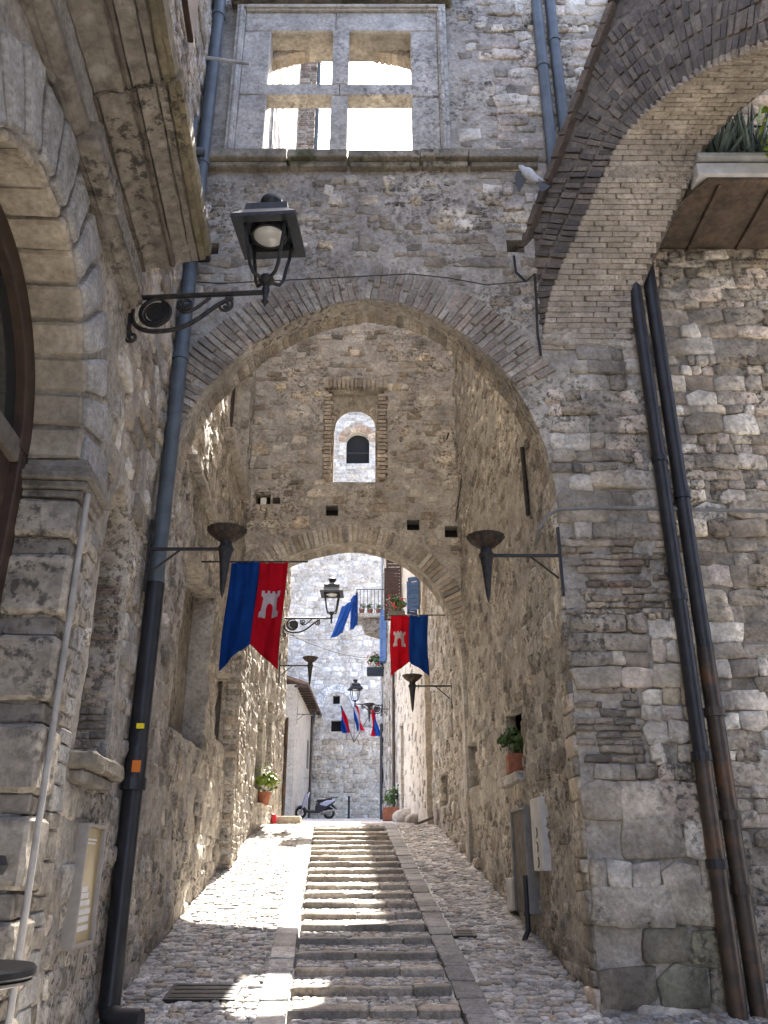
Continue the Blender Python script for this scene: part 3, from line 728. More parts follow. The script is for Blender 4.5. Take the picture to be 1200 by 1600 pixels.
# portal: face voussoirs, soffit blocks, jamb blocks
def lblock(name, poly, y0, y1, mat, bevel=.015, rough=None):
    o = MB().prism(poly, y0, y1, FL).build(name, mat, lf, bevel=bevel)
    if rough is None and name in ('voussoir', 'soffit_block', 'jamb_block', 'quoin', 'window_sill', 'console', 'impost'): rough = .009 if name != 'impost' else .004
    return roughen(o, 3, rough, 6, int(rng.integers(99))) if rough else o
def sector(r0, r1, a0, a1, n=4):
    return [(PCx + r0 * math.cos(a0 + (a1 - a0) * i / n), PCz + r0 * math.sin(a0 + (a1 - a0) * i / n)) for i in range(n + 1)] + \
           [(PCx + r1 * math.cos(a1 - (a1 - a0) * i / n), PCz + r1 * math.sin(a1 - (a1 - a0) * i / n)) for i in range(n + 1)]
NV = 15
for k in range(NV):
    a0, a1 = math.pi * k / NV, math.pi * (k + 1) / NV
    lblock('voussoir', sector(PR + .03, PR + .50 + .04 * (k % 2), a0 + .022, a1 - .022), -.06, .1, 'plaster_grey', .022)
    lblock('soffit_block', sector(PR - .05 + .012 * (k % 3), PR + .028, a0 + .012, a1 - .012), -.03 + .012 * (k % 2), .36, 'portal_tan', .018)
z = gz(4.5) - .2; k = 0
while z < PCz - .3:
    h = (.42, .13)[k % 2] * rng.uniform(.92, 1.08); h = min(h, PCz - .28 - z)
    pr = .045 if k % 2 == 0 else .0
    lblock('jamb_block', [(jx - pr - .02, z), (jx + .34 + pr * .3, z), (jx + .34 + pr * .3, z + h - .014), (jx - pr - .02, z + h - .014)], -.05 - pr * .7, .38, 'portal_jamb' if k % 2 == 0 else 'cornice_stone', .025 if k % 2 == 0 else .008)
    z += h; k += 1
for j, (e, h) in enumerate(((.03, .07), (.06, .05), (.10, .06), (.07, .05), (.03, .05))):       # moulded impost
    zz = PCz - .28 + j * .056
    lblock('impost', [(jx - e - .02, zz), (jx + .36 + e, zz), (jx + .36 + e, zz + .052), (jx - e - .02, zz + .052)], -.06 - e, .39, 'cornice_stone', .008)
z = gz(5.5) - .2                          # strip of narrow quoins beyond the portal
while z < PCz + .3:
    h = rng.uniform(.09, .2); lblock('quoin', [(jx + .45, z), (jx + .70 + rng.uniform(0, .04), z), (jx + .70, z + h - .012), (jx + .45, z + h - .012)], -.045 + rng.uniform(0, .02), .1, 'portal_jamb' if rng.random() < .5 else 'plaster_grey', .01); z += h
# spandrel plaster above the arch and entablature
ez = Lp(195, 480)[1]                      # underside of the lower moulding
print('entab', cs, ez)
lblock('frieze', [(.7, ez + .05), (cs - .02, ez + .05), (cs - .02, ez + .6), (.7, ez + .6)], -.09, .1, 'plaster_grey', .01)
def run(name, prof, s0, s1, mat):         # moulding: profile in (outward, up) drawn along the facade
    n = len(prof); vs = []; fs = []
    L_ = np.linspace(s0, s1, 70)
    for s in L_:
        for j, (o_, u_) in enumerate(prof):
            e = .009 * float(fbm(np.array(s * 5.1 + j * 2.7), np.array(u_ * 9.), 31)) * 2
            vs.append(FL @ Vector((s, -o_ - e, u_ + e)))
    for i in range(len(L_) - 1):
        for j in range(n): fs.append((i * n + j, i * n + (j + 1) % n, (i + 1) * n + (j + 1) % n, (i + 1) * n + j))
    fs += [tuple(range(n)), tuple((len(L_) - 1) * n + j for j in range(n))]
    m = MB(); m.add(vs, fs); return m.build(name, mat, lf)
run('lower_moulding', [(0, ez - .03), (.05, ez - .03), (.05, ez + .01), (.08, ez + .015), (.11, ez + .05), (.13, ez + .055), (.13, ez + .11), (.0, ez + .13)], .7, cs - .02, 'cornice_stone')
c0, c1 = Lp(112, 180)[0], Lp(150, 292)[0]
lblock('console', [(c0, ez - .05), (c1, ez - .05), (c1, ez + .15), (c0, ez + .15)], -.20, -.05, 'cornice_stone', .02)
cz = ez + .40
def cyma(x0, z0, x1, z1, n=6): return [(x0 + (x1 - x0) * (1 - math.cos(math.pi / 2 * i / n)), z0 + (z1 - z0) * math.sin(math.pi / 2 * i / n)) for i in range(n + 1)]
for s0_, s1_, e in ((.7, c0 + .05, 0), (c0 + .055, cs, .03)):
    z0 = cz - e * .6
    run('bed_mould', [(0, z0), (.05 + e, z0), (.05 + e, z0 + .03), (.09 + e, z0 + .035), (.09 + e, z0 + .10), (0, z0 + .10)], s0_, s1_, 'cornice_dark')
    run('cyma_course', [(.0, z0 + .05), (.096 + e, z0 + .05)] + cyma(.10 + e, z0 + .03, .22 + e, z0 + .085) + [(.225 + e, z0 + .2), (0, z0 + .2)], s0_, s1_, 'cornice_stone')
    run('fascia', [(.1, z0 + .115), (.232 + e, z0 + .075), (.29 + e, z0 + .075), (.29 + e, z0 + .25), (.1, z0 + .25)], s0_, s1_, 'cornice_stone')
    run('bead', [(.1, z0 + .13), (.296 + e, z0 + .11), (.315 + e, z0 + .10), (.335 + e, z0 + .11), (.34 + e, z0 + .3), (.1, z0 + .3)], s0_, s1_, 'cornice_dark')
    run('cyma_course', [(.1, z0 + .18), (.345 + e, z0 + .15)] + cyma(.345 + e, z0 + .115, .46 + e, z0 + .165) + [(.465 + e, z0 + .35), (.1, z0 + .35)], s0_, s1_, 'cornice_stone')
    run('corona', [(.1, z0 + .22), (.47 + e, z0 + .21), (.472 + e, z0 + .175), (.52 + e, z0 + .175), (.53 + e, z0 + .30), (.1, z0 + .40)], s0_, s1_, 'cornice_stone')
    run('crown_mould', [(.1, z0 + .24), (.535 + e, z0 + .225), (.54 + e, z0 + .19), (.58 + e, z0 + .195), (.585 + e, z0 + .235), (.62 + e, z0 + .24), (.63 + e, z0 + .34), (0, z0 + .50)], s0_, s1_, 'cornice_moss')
run('upper_band', [(0, cz + 2.0), (.1, cz + 2.0), (.14, cz + 2.1), (.14, cz + 2.2), (0, cz + 2.25)], .7, cs, 'cornice_stone')
# door: frame, fanlight, transom, leaf with panels
lblock('door_frame', sector(PR - .22, PR - .045, 0, math.pi, 24), .30, .41, 'wood_dark', .01)
for x0, x1 in ((jx - .18, jx - .03), (jx - 2 * PR + .03, jx - 2 * PR + .18)):
    lblock('door_frame', [(x0, gz(4) - .1), (x1, gz(4) - .1), (x1, PCz), (x0, PCz)], .30, .41, 'wood_dark', .01)
lblock('fanlight', sector(.02, PR - .2, .0, math.pi, 24), .37, .39, 'glass_dark', 0)
lblock('transom', [(jx - 2 * PR + .18, PCz - .1), (jx - .18, PCz - .1), (jx - .18, PCz + .06), (jx - 2 * PR + .18, PCz + .06)], .31, .4, 'wood_grey', .01)
for x0, x1 in ((jx - 2 * PR + .18, PCx - .01), (PCx + .01, jx - .18)):
    dl = lblock('door_leaf', [(x0, gz(4) - .1), (x1, gz(4) - .1), (x1, PCz - .1), (x0, PCz - .1)], .36, .4, 'wood_dark', .006)
    for zz in (.7, 1.5, 2.4, 3.2):
        o = MB().prism([(x0 + .1, zz), (x1 - .1, zz), (x1 - .1, zz + .62), (x0 + .1, zz + .62)], .345, .362, FL).build('panel', 'wood_dark', dl, bevel=.008)
# niche sill
lblock('window_sill', [(nl - .1, nbz - .13), (nr_ + .02, nbz - .13), (nr_ + .04, nbz - .01), (nl - .1, nbz - .01)], -.16, .2, 'carved_moss', .02, .016)
lblock('window_sill', [(nl - .04, nbz - .22), (nr_ - .08, nbz - .22), (nr_ - .04, nbz - .13), (nl - .06, nbz - .13)], -.1, .1, 'cornice_stone', .02)
# shutter high up
p0 = Lp(250, 40)
lblock('shutter', [(p0[0] - .5, p0[1] + .1), (p0[0] + .25, p0[1] + .1), (p0[0] + .25, p0[1] + 1.6), (p0[0] - .5, p0[1] + 1.6)], -.28, -.22, 'wood_dark', .01)

# ------------------------------------------------------------------ passage walls
aP = R(90) + math.atan(.0454); FPL = frame(-2.3, 8.45, aP)
def Pl(px, py):
    d = ray(px, py); k = (-2.3 + .0454 * 8.45) / (d.x + .0454 * d.y); p = d * k; return ((p.y - 8.45) * 1.001, p.z + ZC)
FP2 = frame(-2.56, 14.6, R(90))
def Pl2(px, py):
    d = ray(px, py); p = d * (-2.56 / d.x); return (p.y - 14.6, p.z + ZC)
def rect(a, b, c, d): return [(a, c), (b, c), (b, d), (a, d)]
lh = thing('passage_house_left', (-2.5, 14, gz(14)), 'tall warm stone house wall along the left side of the passage, with a buttress', 'house')
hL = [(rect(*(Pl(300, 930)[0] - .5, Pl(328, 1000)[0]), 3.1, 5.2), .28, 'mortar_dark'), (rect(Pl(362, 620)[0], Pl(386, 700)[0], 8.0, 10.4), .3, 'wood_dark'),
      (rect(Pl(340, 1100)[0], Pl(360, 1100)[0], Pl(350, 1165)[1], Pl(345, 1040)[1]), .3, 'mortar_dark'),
      ]
hL2 = [(rect(Pl2(400, 1180)[0], Pl2(409, 1180)[0], Pl2(404, 1235)[1], Pl2(404, 1120)[1]), .3, 'wood_grey'),
       (rect(Pl2(416, 1150)[0], Pl2(423, 1150)[0], Pl2(420, 1225)[1], Pl2(420, 1090)[1]), .25, 'wood_grey')]
core, dfPL = wall_core('wall_body', FPL, -.5, 6.5, .2, 15, 'mortar_warm', lh, hL, d=.085, amp=.06, nscale=2.6, seed=33, thick=.5)
core, dfP2 = wall_core('wall_body', FP2, -.3, 7.5, 1.2, 18.5, 'mortar_warm', lh, hL2, d=.1, amp=.04, nscale=2, seed=35, thick=.5)
stP2 = rubble(FP2, -.1, 7.4, 1.6, 9, (.09, .23), (.8, 1.9), WARM, [h[0] for h in hL2], .8, (-.012, .018), .16, .012, dfP2)
lay_stones(lh, 'stone', stP2, P_RUB, 'stone_many', 0, 'stone_infill')
wall_core('upper_wall', FPL @ Matrix.Translation((0, .03, 0)), -.5, 6.5, 14.9, 24, 'mortar_grey', lh, d=.2, amp=.05, seed=37, thick=.4)
wall_core('upper_wall', FP2 @ Matrix.Translation((0, .03, 0)), -.3, 7.5, 18.4, 29, 'plaster_cream', lh, d=.2, amp=.05, seed=38, thick=.4)
stPL = rubble(FPL, -.4, 6.4, .4, 13, (.09, .23), (.8, 1.9), WARM, [h[0] for h in hL], .8, (-.012, .02), .16, .012, dfPL, lambda s, t: t > gz(8.45 + s) - .2)
lay_stones(lh, 'stone', stPL, P_RUB, 'stone_many', 300, 'stone_infill')
# buttress carrying the inner arch, corner quoins of brick and stone
bx0, bx1 = 5.45, 6.55
core2, dfb = wall_core('buttress', FPL @ Matrix.Translation((0, -.17, 0)), bx0, bx1, .6, 6.35, 'mortar_warm', lh, d=.08, amp=.03, seed=43, thick=.3)
stb = rubble(frame((FPL @ Vector((bx0, -.17, 0))).x, (FPL @ Vector((bx0, -.17, 0))).y, aP - R(90)), -.25, -.0, 1.4, 6.2, (.07, .13), (1.2, 2.4), BRICK_TAN + WARM, [], .9, (0, .02), .1, .012, None, tilt=.03)
stb += rubble(FPL @ Matrix.Translation((0, -.17, 0)), bx0, bx1, 1.3, 6.3, (.07, .16), (1.1, 2.2), WARM + BRICK_TAN, [], .85, (0, .025), .1, .012, dfb)
lay_stones(lh, 'stone', stb, P_ASH, 'stone_many', 150, 'stone_infill')
a_, b_ = Pl(293, 715), Pl(331, 822)       # string moulding and a sloping sill
MB().prism([(a_[0], a_[1] - .05), (b_[0], b_[1] - .05), (b_[0], b_[1] + .06), (a_[0], a_[1] + .06)], -.12, .1, FPL).build('string_course', 'mortar_warm', lh, bevel=.015)
s0_, s1_ = hL[1][0][0][0], hL[1][0][1][0]
MB().prism([(s0_ - .15, 7.75), (s1_ + .1, 7.75), (s1_ + .1, 8.0), (s0_ - .15, 8.0)], -.12, .15, FPL).build('window_sill', 'mortar_warm', lh, bevel=.02)
MB().prism([(s0_ + .1, 8.0), (s0_ + .18, 8.0), (s0_ + .18, 10.4), (s0_ + .1, 10.4)], .05, .1, FPL).build('shutter', 'wood_grey', lh)
sL = Pl2(404, 1255); MB().prism(rect(sL[0] - .5, sL[0] + .55, sL[1] - .1, sL[1] - .02), -.14, .1, FP2).build('window_sill', 'portal_tan', lh, bevel=.015)
# upper storey of brick that rises over the inner wall
ub = MB().box((-2.02, YB + .1, 11.2), (-1.62, YB + .5, 24)); ub.build('chimney', 'mortar_warm', lh)
stu = rubble(frame(0, YB + .1, 0), -2.02, -1.62, 15, 23.9, (.06, .075), (3, 4), BRICKS, [], .97, (0, .012), .1, .01, None, tilt=.01)
lay_stones(lh, 'brick', stu, P_ASH, 'stone_many', 200, 'brick_infill')
MB().tube([(-1.56, YB + .06, 11.6), (-1.56, YB + .06, 24)], .05, 10).build('downpipe', 'pipe_blue', lh, smooth=True)

aR = math.atan2(-5.95, .4); FPR = frame(1.4, 14.4, aR); kR = math.hypot(1, .0672)
def Pr(px, py):
    d = ray(px, py); k = (1.8 + .0672 * 8.45) / (d.x + .0672 * d.y); p = d * k; return ((14.4 - p.y) * kR, p.z + ZC)
rh = thing('passage_house_right', (1.5, 14, gz(14)), 'tall warm stone house wall along the right side of the passage', 'house')
wR = rect(Pr(790, 1150)[0], Pr(815, 1150)[0], Pr(803, 1212)[1], Pr(803, 1108)[1])
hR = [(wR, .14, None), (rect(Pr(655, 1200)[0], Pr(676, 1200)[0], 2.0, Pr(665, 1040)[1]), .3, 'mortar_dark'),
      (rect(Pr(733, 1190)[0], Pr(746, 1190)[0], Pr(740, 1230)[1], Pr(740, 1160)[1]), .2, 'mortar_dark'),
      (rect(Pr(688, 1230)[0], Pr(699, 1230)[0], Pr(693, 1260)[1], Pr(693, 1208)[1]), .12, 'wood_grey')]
core, dfPR = wall_core('wall_body', FPR, -7.0, 5.96, .2, 17.0, 'mortar_warm', rh, hR, d=.09, amp=.06, nscale=2.6, seed=53)
MB().box((-7.0, 1.4, .2), (5.9, 1.9, 17), FPR).build('inner_wall', 'mortar_warm', rh); MB().box((-7.0, .1, 16.8), (5.9, 1.5, 17.0), FPR).build('roof_slab', 'mortar_warm', rh)
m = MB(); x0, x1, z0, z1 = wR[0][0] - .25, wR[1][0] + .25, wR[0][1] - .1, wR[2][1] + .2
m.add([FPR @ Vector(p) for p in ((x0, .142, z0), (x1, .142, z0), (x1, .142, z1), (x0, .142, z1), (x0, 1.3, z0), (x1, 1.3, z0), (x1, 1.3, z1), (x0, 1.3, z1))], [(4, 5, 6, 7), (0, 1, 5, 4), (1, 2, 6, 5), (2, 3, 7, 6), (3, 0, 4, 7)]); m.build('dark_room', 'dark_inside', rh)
stPR = rubble(FPR, -6.9, 5.8, .4, 12.5, (.09, .22), (.8, 1.9), WARM, [h[0] for h in hR], .7, (-.014, .024), .16, .012, dfPR, lambda s, t: t > gz(14.4 - s) - .2)
lay_stones(rh, 'stone', stPR, P_RUB, 'stone_many', 300, 'stone_infill')
MB().prism(rect(wR[0][0] - .12, wR[1][0] + .1, wR[0][1] - .12, wR[0][1] - .005), -.12, .2, FPR).build('window_sill', 'carved_stone', rh, bevel=.015)
# ------------------------------------------------------------------ right-hand house with the terrace
YT = 8.32; FT = frame(0, YT, 0)
th_ = thing('terrace_house', (4, YT, gz(8)), 'dark stained stone wall at the right edge carrying a terrace with a brown underside', 'house')
core, dfT = wall_core('wall_body', FT, 2.7, 6.2, -.2, tz + .05, 'mortar_dark', th_, d=.075, amp=.025, seed=63, thick=.4)
stT = rubble(FT, 2.9, 5.4, gz(8) - .4, tz, (.11, .24), (.9, 2.1), GREY + PALE, [], .88, (.012, .055), .14, .016, dfT, None, .09)
lay_stones(th_, 'stone', stT, P_RUB, 'stone_many', 250, 'stone_infill')
yf = ray(1150, 288); yf = yf.y * (tz - ZC) / yf.z          # front edge of the overhang
print('terrace', tz, yf)
m = MB(); P_ = [(2.95, YT), (3.62, yf), (6.1, yf), (6.1, YT + 3), (2.95, YT + 3)]; m.add([(x, y, tz + .06) for x, y in P_] + [(x, y, tz + .16) for x, y in P_], [(0, 1, 2, 3, 4), (9, 8, 7, 6, 5)] + [(i, (i + 1) % 5, (i + 1) % 5 + 5, i + 5) for i in range(5)]); m.build('terrace_slab', 'render_dark', th_)
for k in range(4):
    MB().box((3.75 + k * .6, yf + .06, tz + .03), (3.80 + k * .6, YT + .1, tz + .062)).build('joist', 'render_dark', th_, bevel=.01)
e1 = at(1150, 277, yf).z; e2 = at(1150, 256, yf - .03).z
MB().box((3.5, yf - .05, e1), (6.2, yf + .2, e2)).build('slab_edge', 'plaque_grey', th_, bevel=.01)
MB().box((3.5, yf - .12, e2 + .02), (6.2, yf + .2, e2 + .085)).build('coping', 'zinc', th_, bevel=.01)
rail = MB(); 
for k in range(26):
    x = 3.6 + k * .1; rail.tube([(x, yf + .02, e2 + .08), (x - .06, yf + .02, e2 + .62)], .008, 6)
rail.build('railing_bars', 'iron_blue', th_)
MB().tube([(3.5, yf + .02, e2 + .62), (6.1, yf + .02, e2 + .62)], .014, 6).build('handrail', 'iron_blue', th_)

# ------------------------------------------------------------------ flying arch of brick, from the front wall over to the right
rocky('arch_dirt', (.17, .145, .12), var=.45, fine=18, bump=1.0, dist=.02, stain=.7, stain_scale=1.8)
fa = thing('flying_arch', (1.9, YA, 6), 'raking brick buttress arch springing from the wall up to the top right corner', 'arch')
aF = R(-45); W2 = math.sqrt(2)
FF0 = frame(1.81, 8.0, aF)                # s runs right and towards the camera, outward normal to the left and near side
def Fa(px, py, off=0.0):
    d = ray(px, py); k = (9.81 + off * W2) / (d.x + d.y); p = d * k; return ((p.x - 1.81 + 8 - p.y) / W2, p.z + ZC)
lo = [Fa(*q) for q in ((850, 548), (864, 470), (887, 408), (925, 325), (976, 219), (1039, 155), (1102, 110), (1195, 70))]
print('fly', [(round(a, 2), round(b, 2)) for a, b in lo])
cur = smooth(lo, 6); s_end = 4.9; zc_ = cur[-1][1]
k = 0
while cur[-1][0] < s_end:
    cur.append((cur[-1][0] + .12, zc_ + .22 * math.sin(min(1.5, (cur[-1][0] - 2.9) * .8)) )); k += 1
hi0, hi1 = Fa(820, 400), Fa(965, 0)
print('flytop', hi0, hi1)
slope = (hi1[1] - hi0[1]) / (hi1[0] - hi0[0])
def topz(s): return min(hi0[1] + slope * (s - hi0[0]), 12.6)
ss = [c[0] for c in cur]
wid = .98
def fy(s, q, z): return Vector((1.81 + s / W2 + q, 8.0 - s / W2, z))      # q runs level along the wall direction
n = len(cur); rows = 7; V = []; F = []
for q in (0, wid):
    for (s, z) in cur:
        zt = max(z + .35, topz(s))
        for r in range(rows + 1):
            b = z + (zt - z) * r / rows; e = .025 * float(fbm(np.array(s * 4), np.array(b * 4 + q), 71)) * 2
            V.append(fy(s, q - (e if q == 0 else 0), b))
for yi in (0, 1):
    o_ = yi * n * (rows + 1)
    for i in range(n - 1):
        for r in range(rows): k = o_ + i * (rows + 1) + r; F.append((k, k + rows + 1, k + rows + 2, k + 1))
for i in range(n - 1):
    o_ = n * (rows + 1)
    k = i * (rows + 1) + rows; F.append((k, k + rows + 1, k + rows + 1 + o_, k + o_))
    k = i * (rows + 1); F.append((k, k + rows + 1, k + rows + 1 + o_, k + o_))
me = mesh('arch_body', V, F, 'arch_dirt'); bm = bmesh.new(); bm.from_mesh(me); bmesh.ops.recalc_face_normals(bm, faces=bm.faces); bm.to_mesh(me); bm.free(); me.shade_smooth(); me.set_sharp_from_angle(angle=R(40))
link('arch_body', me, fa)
P = [Vector(c) for c in cur]; Ls = [0]
for a, b in zip(P[:-1], P[1:]): Ls.append(Ls[-1] + (b - a).length)
cw = .066; nC = int(Ls[-1] / cw); i = 0; sb = []; fb = []
for j in range(nC):
    l = (j + .5) * cw
    while i < len(P) - 2 and Ls[i + 1] < l: i += 1
    t = (P[i + 1] - P[i]).normalized(); c = P[i].lerp(P[i + 1], (l - Ls[i]) / max(1e-6, Ls[i + 1] - Ls[i])); nr = Vector((t.y, -t.x)); ang = math.atan2(t.y, t.x)
    t3 = Vector((t.x / W2, -t.x / W2, t.y)); ax = Vector((1, 0, 0)); ay = (t3 - ax * t3.x); cwp = cw * ay.length; ay.normalize(); az = ax.cross(ay)
    RM = Matrix((ax, ay, az)).transposed().to_4x4()
    y = -.03 - (.14 if j % 2 else 0) + rng.uniform(-.02, .02)
    while y < wid - .03:
        y1 = min(y + .28, wid); y0 = max(y, -.03)
        if y1 - y0 > .05:
            M = Matrix.Translation(fy(c.x, (y0 + y1) / 2, c.y) - Vector((t.y / W2, -t.y / W2, -t.x)) * (.03 + rng.uniform(-.006, .006))) @ RM @ Matrix.Diagonal((y1 - y0 - .006, cwp * rng.uniform(.9, 1.03), .09, 1))
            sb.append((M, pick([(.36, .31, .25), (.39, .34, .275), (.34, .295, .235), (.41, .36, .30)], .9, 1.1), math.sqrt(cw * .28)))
        y += .28
    if l > .3:
        nr2 = -nr; up_ = .02
        while up_ < 1.5:
            q_ = c + nr2 * (up_ + .13)
            if q_.y > topz(q_.x) - .1 or q_.x > s_end: break
            M = FF0 @ Matrix.Translation((q_.x, rng.uniform(-.004, .03), q_.y)) @ Matrix.Rotation(-ang + rng.uniform(-.05, .05), 4, 'Y') @ Matrix.Diagonal((cw * rng.uniform(.8, 1.0), .07, rng.uniform(.2, .255), 1))
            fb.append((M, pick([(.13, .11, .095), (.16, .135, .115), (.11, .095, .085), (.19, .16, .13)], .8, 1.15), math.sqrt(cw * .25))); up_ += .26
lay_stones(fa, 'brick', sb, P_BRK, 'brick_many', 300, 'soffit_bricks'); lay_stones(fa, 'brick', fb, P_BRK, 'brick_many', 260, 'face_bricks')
# coping of brown bricks on the raking edge
s = hi0[0] - .05; j = 0
while topz(s) < 12.3:
    M = FF0 @ Matrix.Translation((s, .12, topz(s) + .02)) @ Matrix.Rotation(-math.atan(slope) + rng.uniform(-.04, .04), 4, 'Y') @ Matrix.Diagonal((.30, .44, .10, 1))
    o = link('coping_brick', P_BRK.me[j % 5], fa, M); o.color = (*pick([(.105, .085, .065), (.13, .10, .075), (.095, .075, .06)]), 1); s += .29 * math.cos(math.atan(slope)); j += 1

for l0, l1, q0, q1 in ((.16, .30, .08, .93), (2.05, 2.32, -.01, .97)):        # bands where mortar was smeared over the soffit
    m = MB(); rowsv = []
    for l in np.linspace(l0, l1, 7):
        i = max(k for k in range(len(Ls)) if Ls[k] <= l); i = min(i, len(P) - 2); c = P[i].lerp(P[i + 1], (l - Ls[i]) / max(1e-6, Ls[i + 1] - Ls[i])); t = (P[i + 1] - P[i]).normalized(); nr = Vector((t.y / W2, -t.y / W2, -t.x))
        rowsv.append([fy(c.x, q + .03 * float(fbm(np.array(l * 9), np.array(q * 5), 5)), c.y) + nr * (.026 + .02 * float(fbm(np.array(l * 8), np.array(q * 8), 8)) - (.03 if l in (l0, l1) else 0)) for q in np.linspace(q0, q1, 24)])
    vs = [v for r_ in rowsv for v in r_]; m.add(vs, [(r_ * 24 + k, r_ * 24 + k + 1, (r_ + 1) * 24 + k + 1, (r_ + 1) * 24 + k) for r_ in range(6) for k in range(23)]); m.build('mortar_band', 'mortar_dark', fa, smooth=True)
# ------------------------------------------------------------------ unseen side building: takes the flying arch, lengthened to shade the street
MB().box((5.15, -9, -.6), (6.5, 6.4, 13)).build('abutment_shade_wall', 'mortar_dark', fa)
plain('moss_green', (.035, .045, .016), rough=.9, var=.4, scale=20)
# ------------------------------------------------------------------ far wall closing the street
YF = 44; FFW = frame(0, YF, 0)
rocky('far_mortar', (.52, .49, .43), var=.2, fine=7, bump=.6, dist=.03, stain=.3, stain_scale=.5)
rocky('far_stone', 'col', var=.2, fine=9, bump=.6, dist=.02, stain=.25, stain_scale=.6)
ft = thing('tower_house', (-2, YF, gz(44)), 'pale high stone facade closing the end of the street, with a walled-up arch', 'house')
fr_ = lambda x0, y0, x1, y1: rect(at(x0, y1, YF).x, at(x1, y1, YF).x, at(x0, y1, YF).z, at(x0, y0, YF).z)
aw = (at(541, 700, YF).x, at(577, 700, YF).x, at(560, 724, YF).z, at(560, 690, YF).z)
archwin = [(aw[0], aw[2]), (aw[1], aw[2]), (aw[1], aw[3])] + [((aw[0] + aw[1]) / 2 + (aw[1] - aw[0]) / 2 * math.cos(R(a)), aw[3] + (aw[1] - aw[0]) / 2 * math.sin(R(a))) for a in range(15, 180, 15)] + [(aw[0], aw[3])]
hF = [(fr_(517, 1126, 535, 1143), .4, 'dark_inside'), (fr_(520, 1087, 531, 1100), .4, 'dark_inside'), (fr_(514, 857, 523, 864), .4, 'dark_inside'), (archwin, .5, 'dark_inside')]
core, dfF = wall_core('wall_body', FFW, -9, 5, 2, 27.5, 'far_mortar', ft, hF, d=.35, amp=.05, seed=83)
MB().box((-9, YF + .9, 2), (5, YF + 8, 27.5)).build('house_body', 'far_mortar', ft)
ac = at(527, 1105, YF); ring = []
for k in range(19):
    a = math.pi * (k + .5) / 19; r0 = .95
    ring.append((FFW @ Matrix.Translation((ac.x + r0 * math.cos(a), -.02, ac.z + r0 * math.sin(a))) @ Matrix.Rotation(R(90) - a, 4, 'Y') @ Matrix.Diagonal((.17, .12, .42, 1)), pick([(.78, .77, .75), (.72, .72, .70)], .9, 1.1), .3))
for M, col, sz in ring:
    o = link('voussoir', P_ASH.me[0], ft, M); o.color = (*col, 1)
acp = [(ac.x + 1.2 * math.cos(R(a)), ac.z + 1.2 * math.sin(R(a))) for a in range(0, 181, 15)]
FARC = [(.56, .52, .455), (.62, .585, .53), (.48, .44, .375), (.58, .54, .47), (.67, .645, .60)]
stF = rubble(FFW, -7.5, 2.5, 3.4, 7.6, (.15, .3), (1.1, 2.4), [(.52, .46, .37), (.46, .40, .32), (.56, .51, .42), (.40, .35, .28)], [h[0] for h in hF] + [acp], .85, (0, .035), .14, .02, dfF)
stF += rubble(FFW, -7.5, 2.5, 7.6, 27.4, (.17, .32), (1.1, 2.4), FARC, [h[0] for h in hF] + [acp], .85, (0, .035), .14, .02, dfF)
lay_stones(ft, 'stone', stF, P_RUB, 'far_stone', 0, 'stone_infill')
for k in range(16):                       # tan brick ring of the high arched window
    a = math.pi * (k + .5) / 16; c = ((aw[0] + aw[1]) / 2, aw[3]); r0 = (aw[1] - aw[0]) / 2 + .25
    M = FFW @ Matrix.Translation((c[0] + r0 * math.cos(a), -.03, c[1] + r0 * math.sin(a))) @ Matrix.Rotation(R(90) - a, 4, 'Y') @ Matrix.Diagonal((.16, .12, .45, 1))
    o = link('voussoir', P_ASH.me[1], ft, M); o.color = (*pick([(.42, .30, .2), (.46, .36, .26)]), 1)
MB().box((aw[0], YF + .2, aw[2] + .75), (aw[1], YF + .26, aw[2] + .82)).build('window_bar', 'iron', ft)

# ------------------------------------------------------------------ plastered house on the left of the little square
ph = thing('plaster_house', (-3.4, 33, gz(33)), 'low cream plastered house with an overhanging tiled roof, left of the scooter', 'house')
hx = -3.74; ez_ = 7.0 + ZC
MB().box((-9, 36, 2.5), (hx, 43.7, ez_ + .12)).build('wall', 'plaster_cream', ph)
MB().prism([(-9, ez_ + 2.0), (hx + .55, ez_ + .02), (hx + .55, ez_ + .12), (-9, ez_ + 2.12)], 35.7, 43.9, I4).build('roof', 'tile_roof', ph)
for k in range(13): MB().box((hx - .1, 35.9 + k * .6, ez_ + .08), (hx + .5, 35.98 + k * .6, ez_ + .16), Matrix.Translation((0, 0, -.1))).build('rafter', 'wood_dark', ph)
MB().box((hx - .02, 42.0, 6.0), (hx + .03, 42.7, 7.3)).build('window', 'wood_grey', ph)
MB().tube([(hx + .07, 43.6, gz(43)), (hx + .07, 43.6, ez_)], .06, 8).build('downpipe', 'pipe_brown', ph, smooth=True)
MB().tube([(-2.52, 22.1, gz(22) + .05), (-2.52, 22.1, 5.2)], .05, 8).build('downpipe', 'pipe_brown', lh, smooth=True)

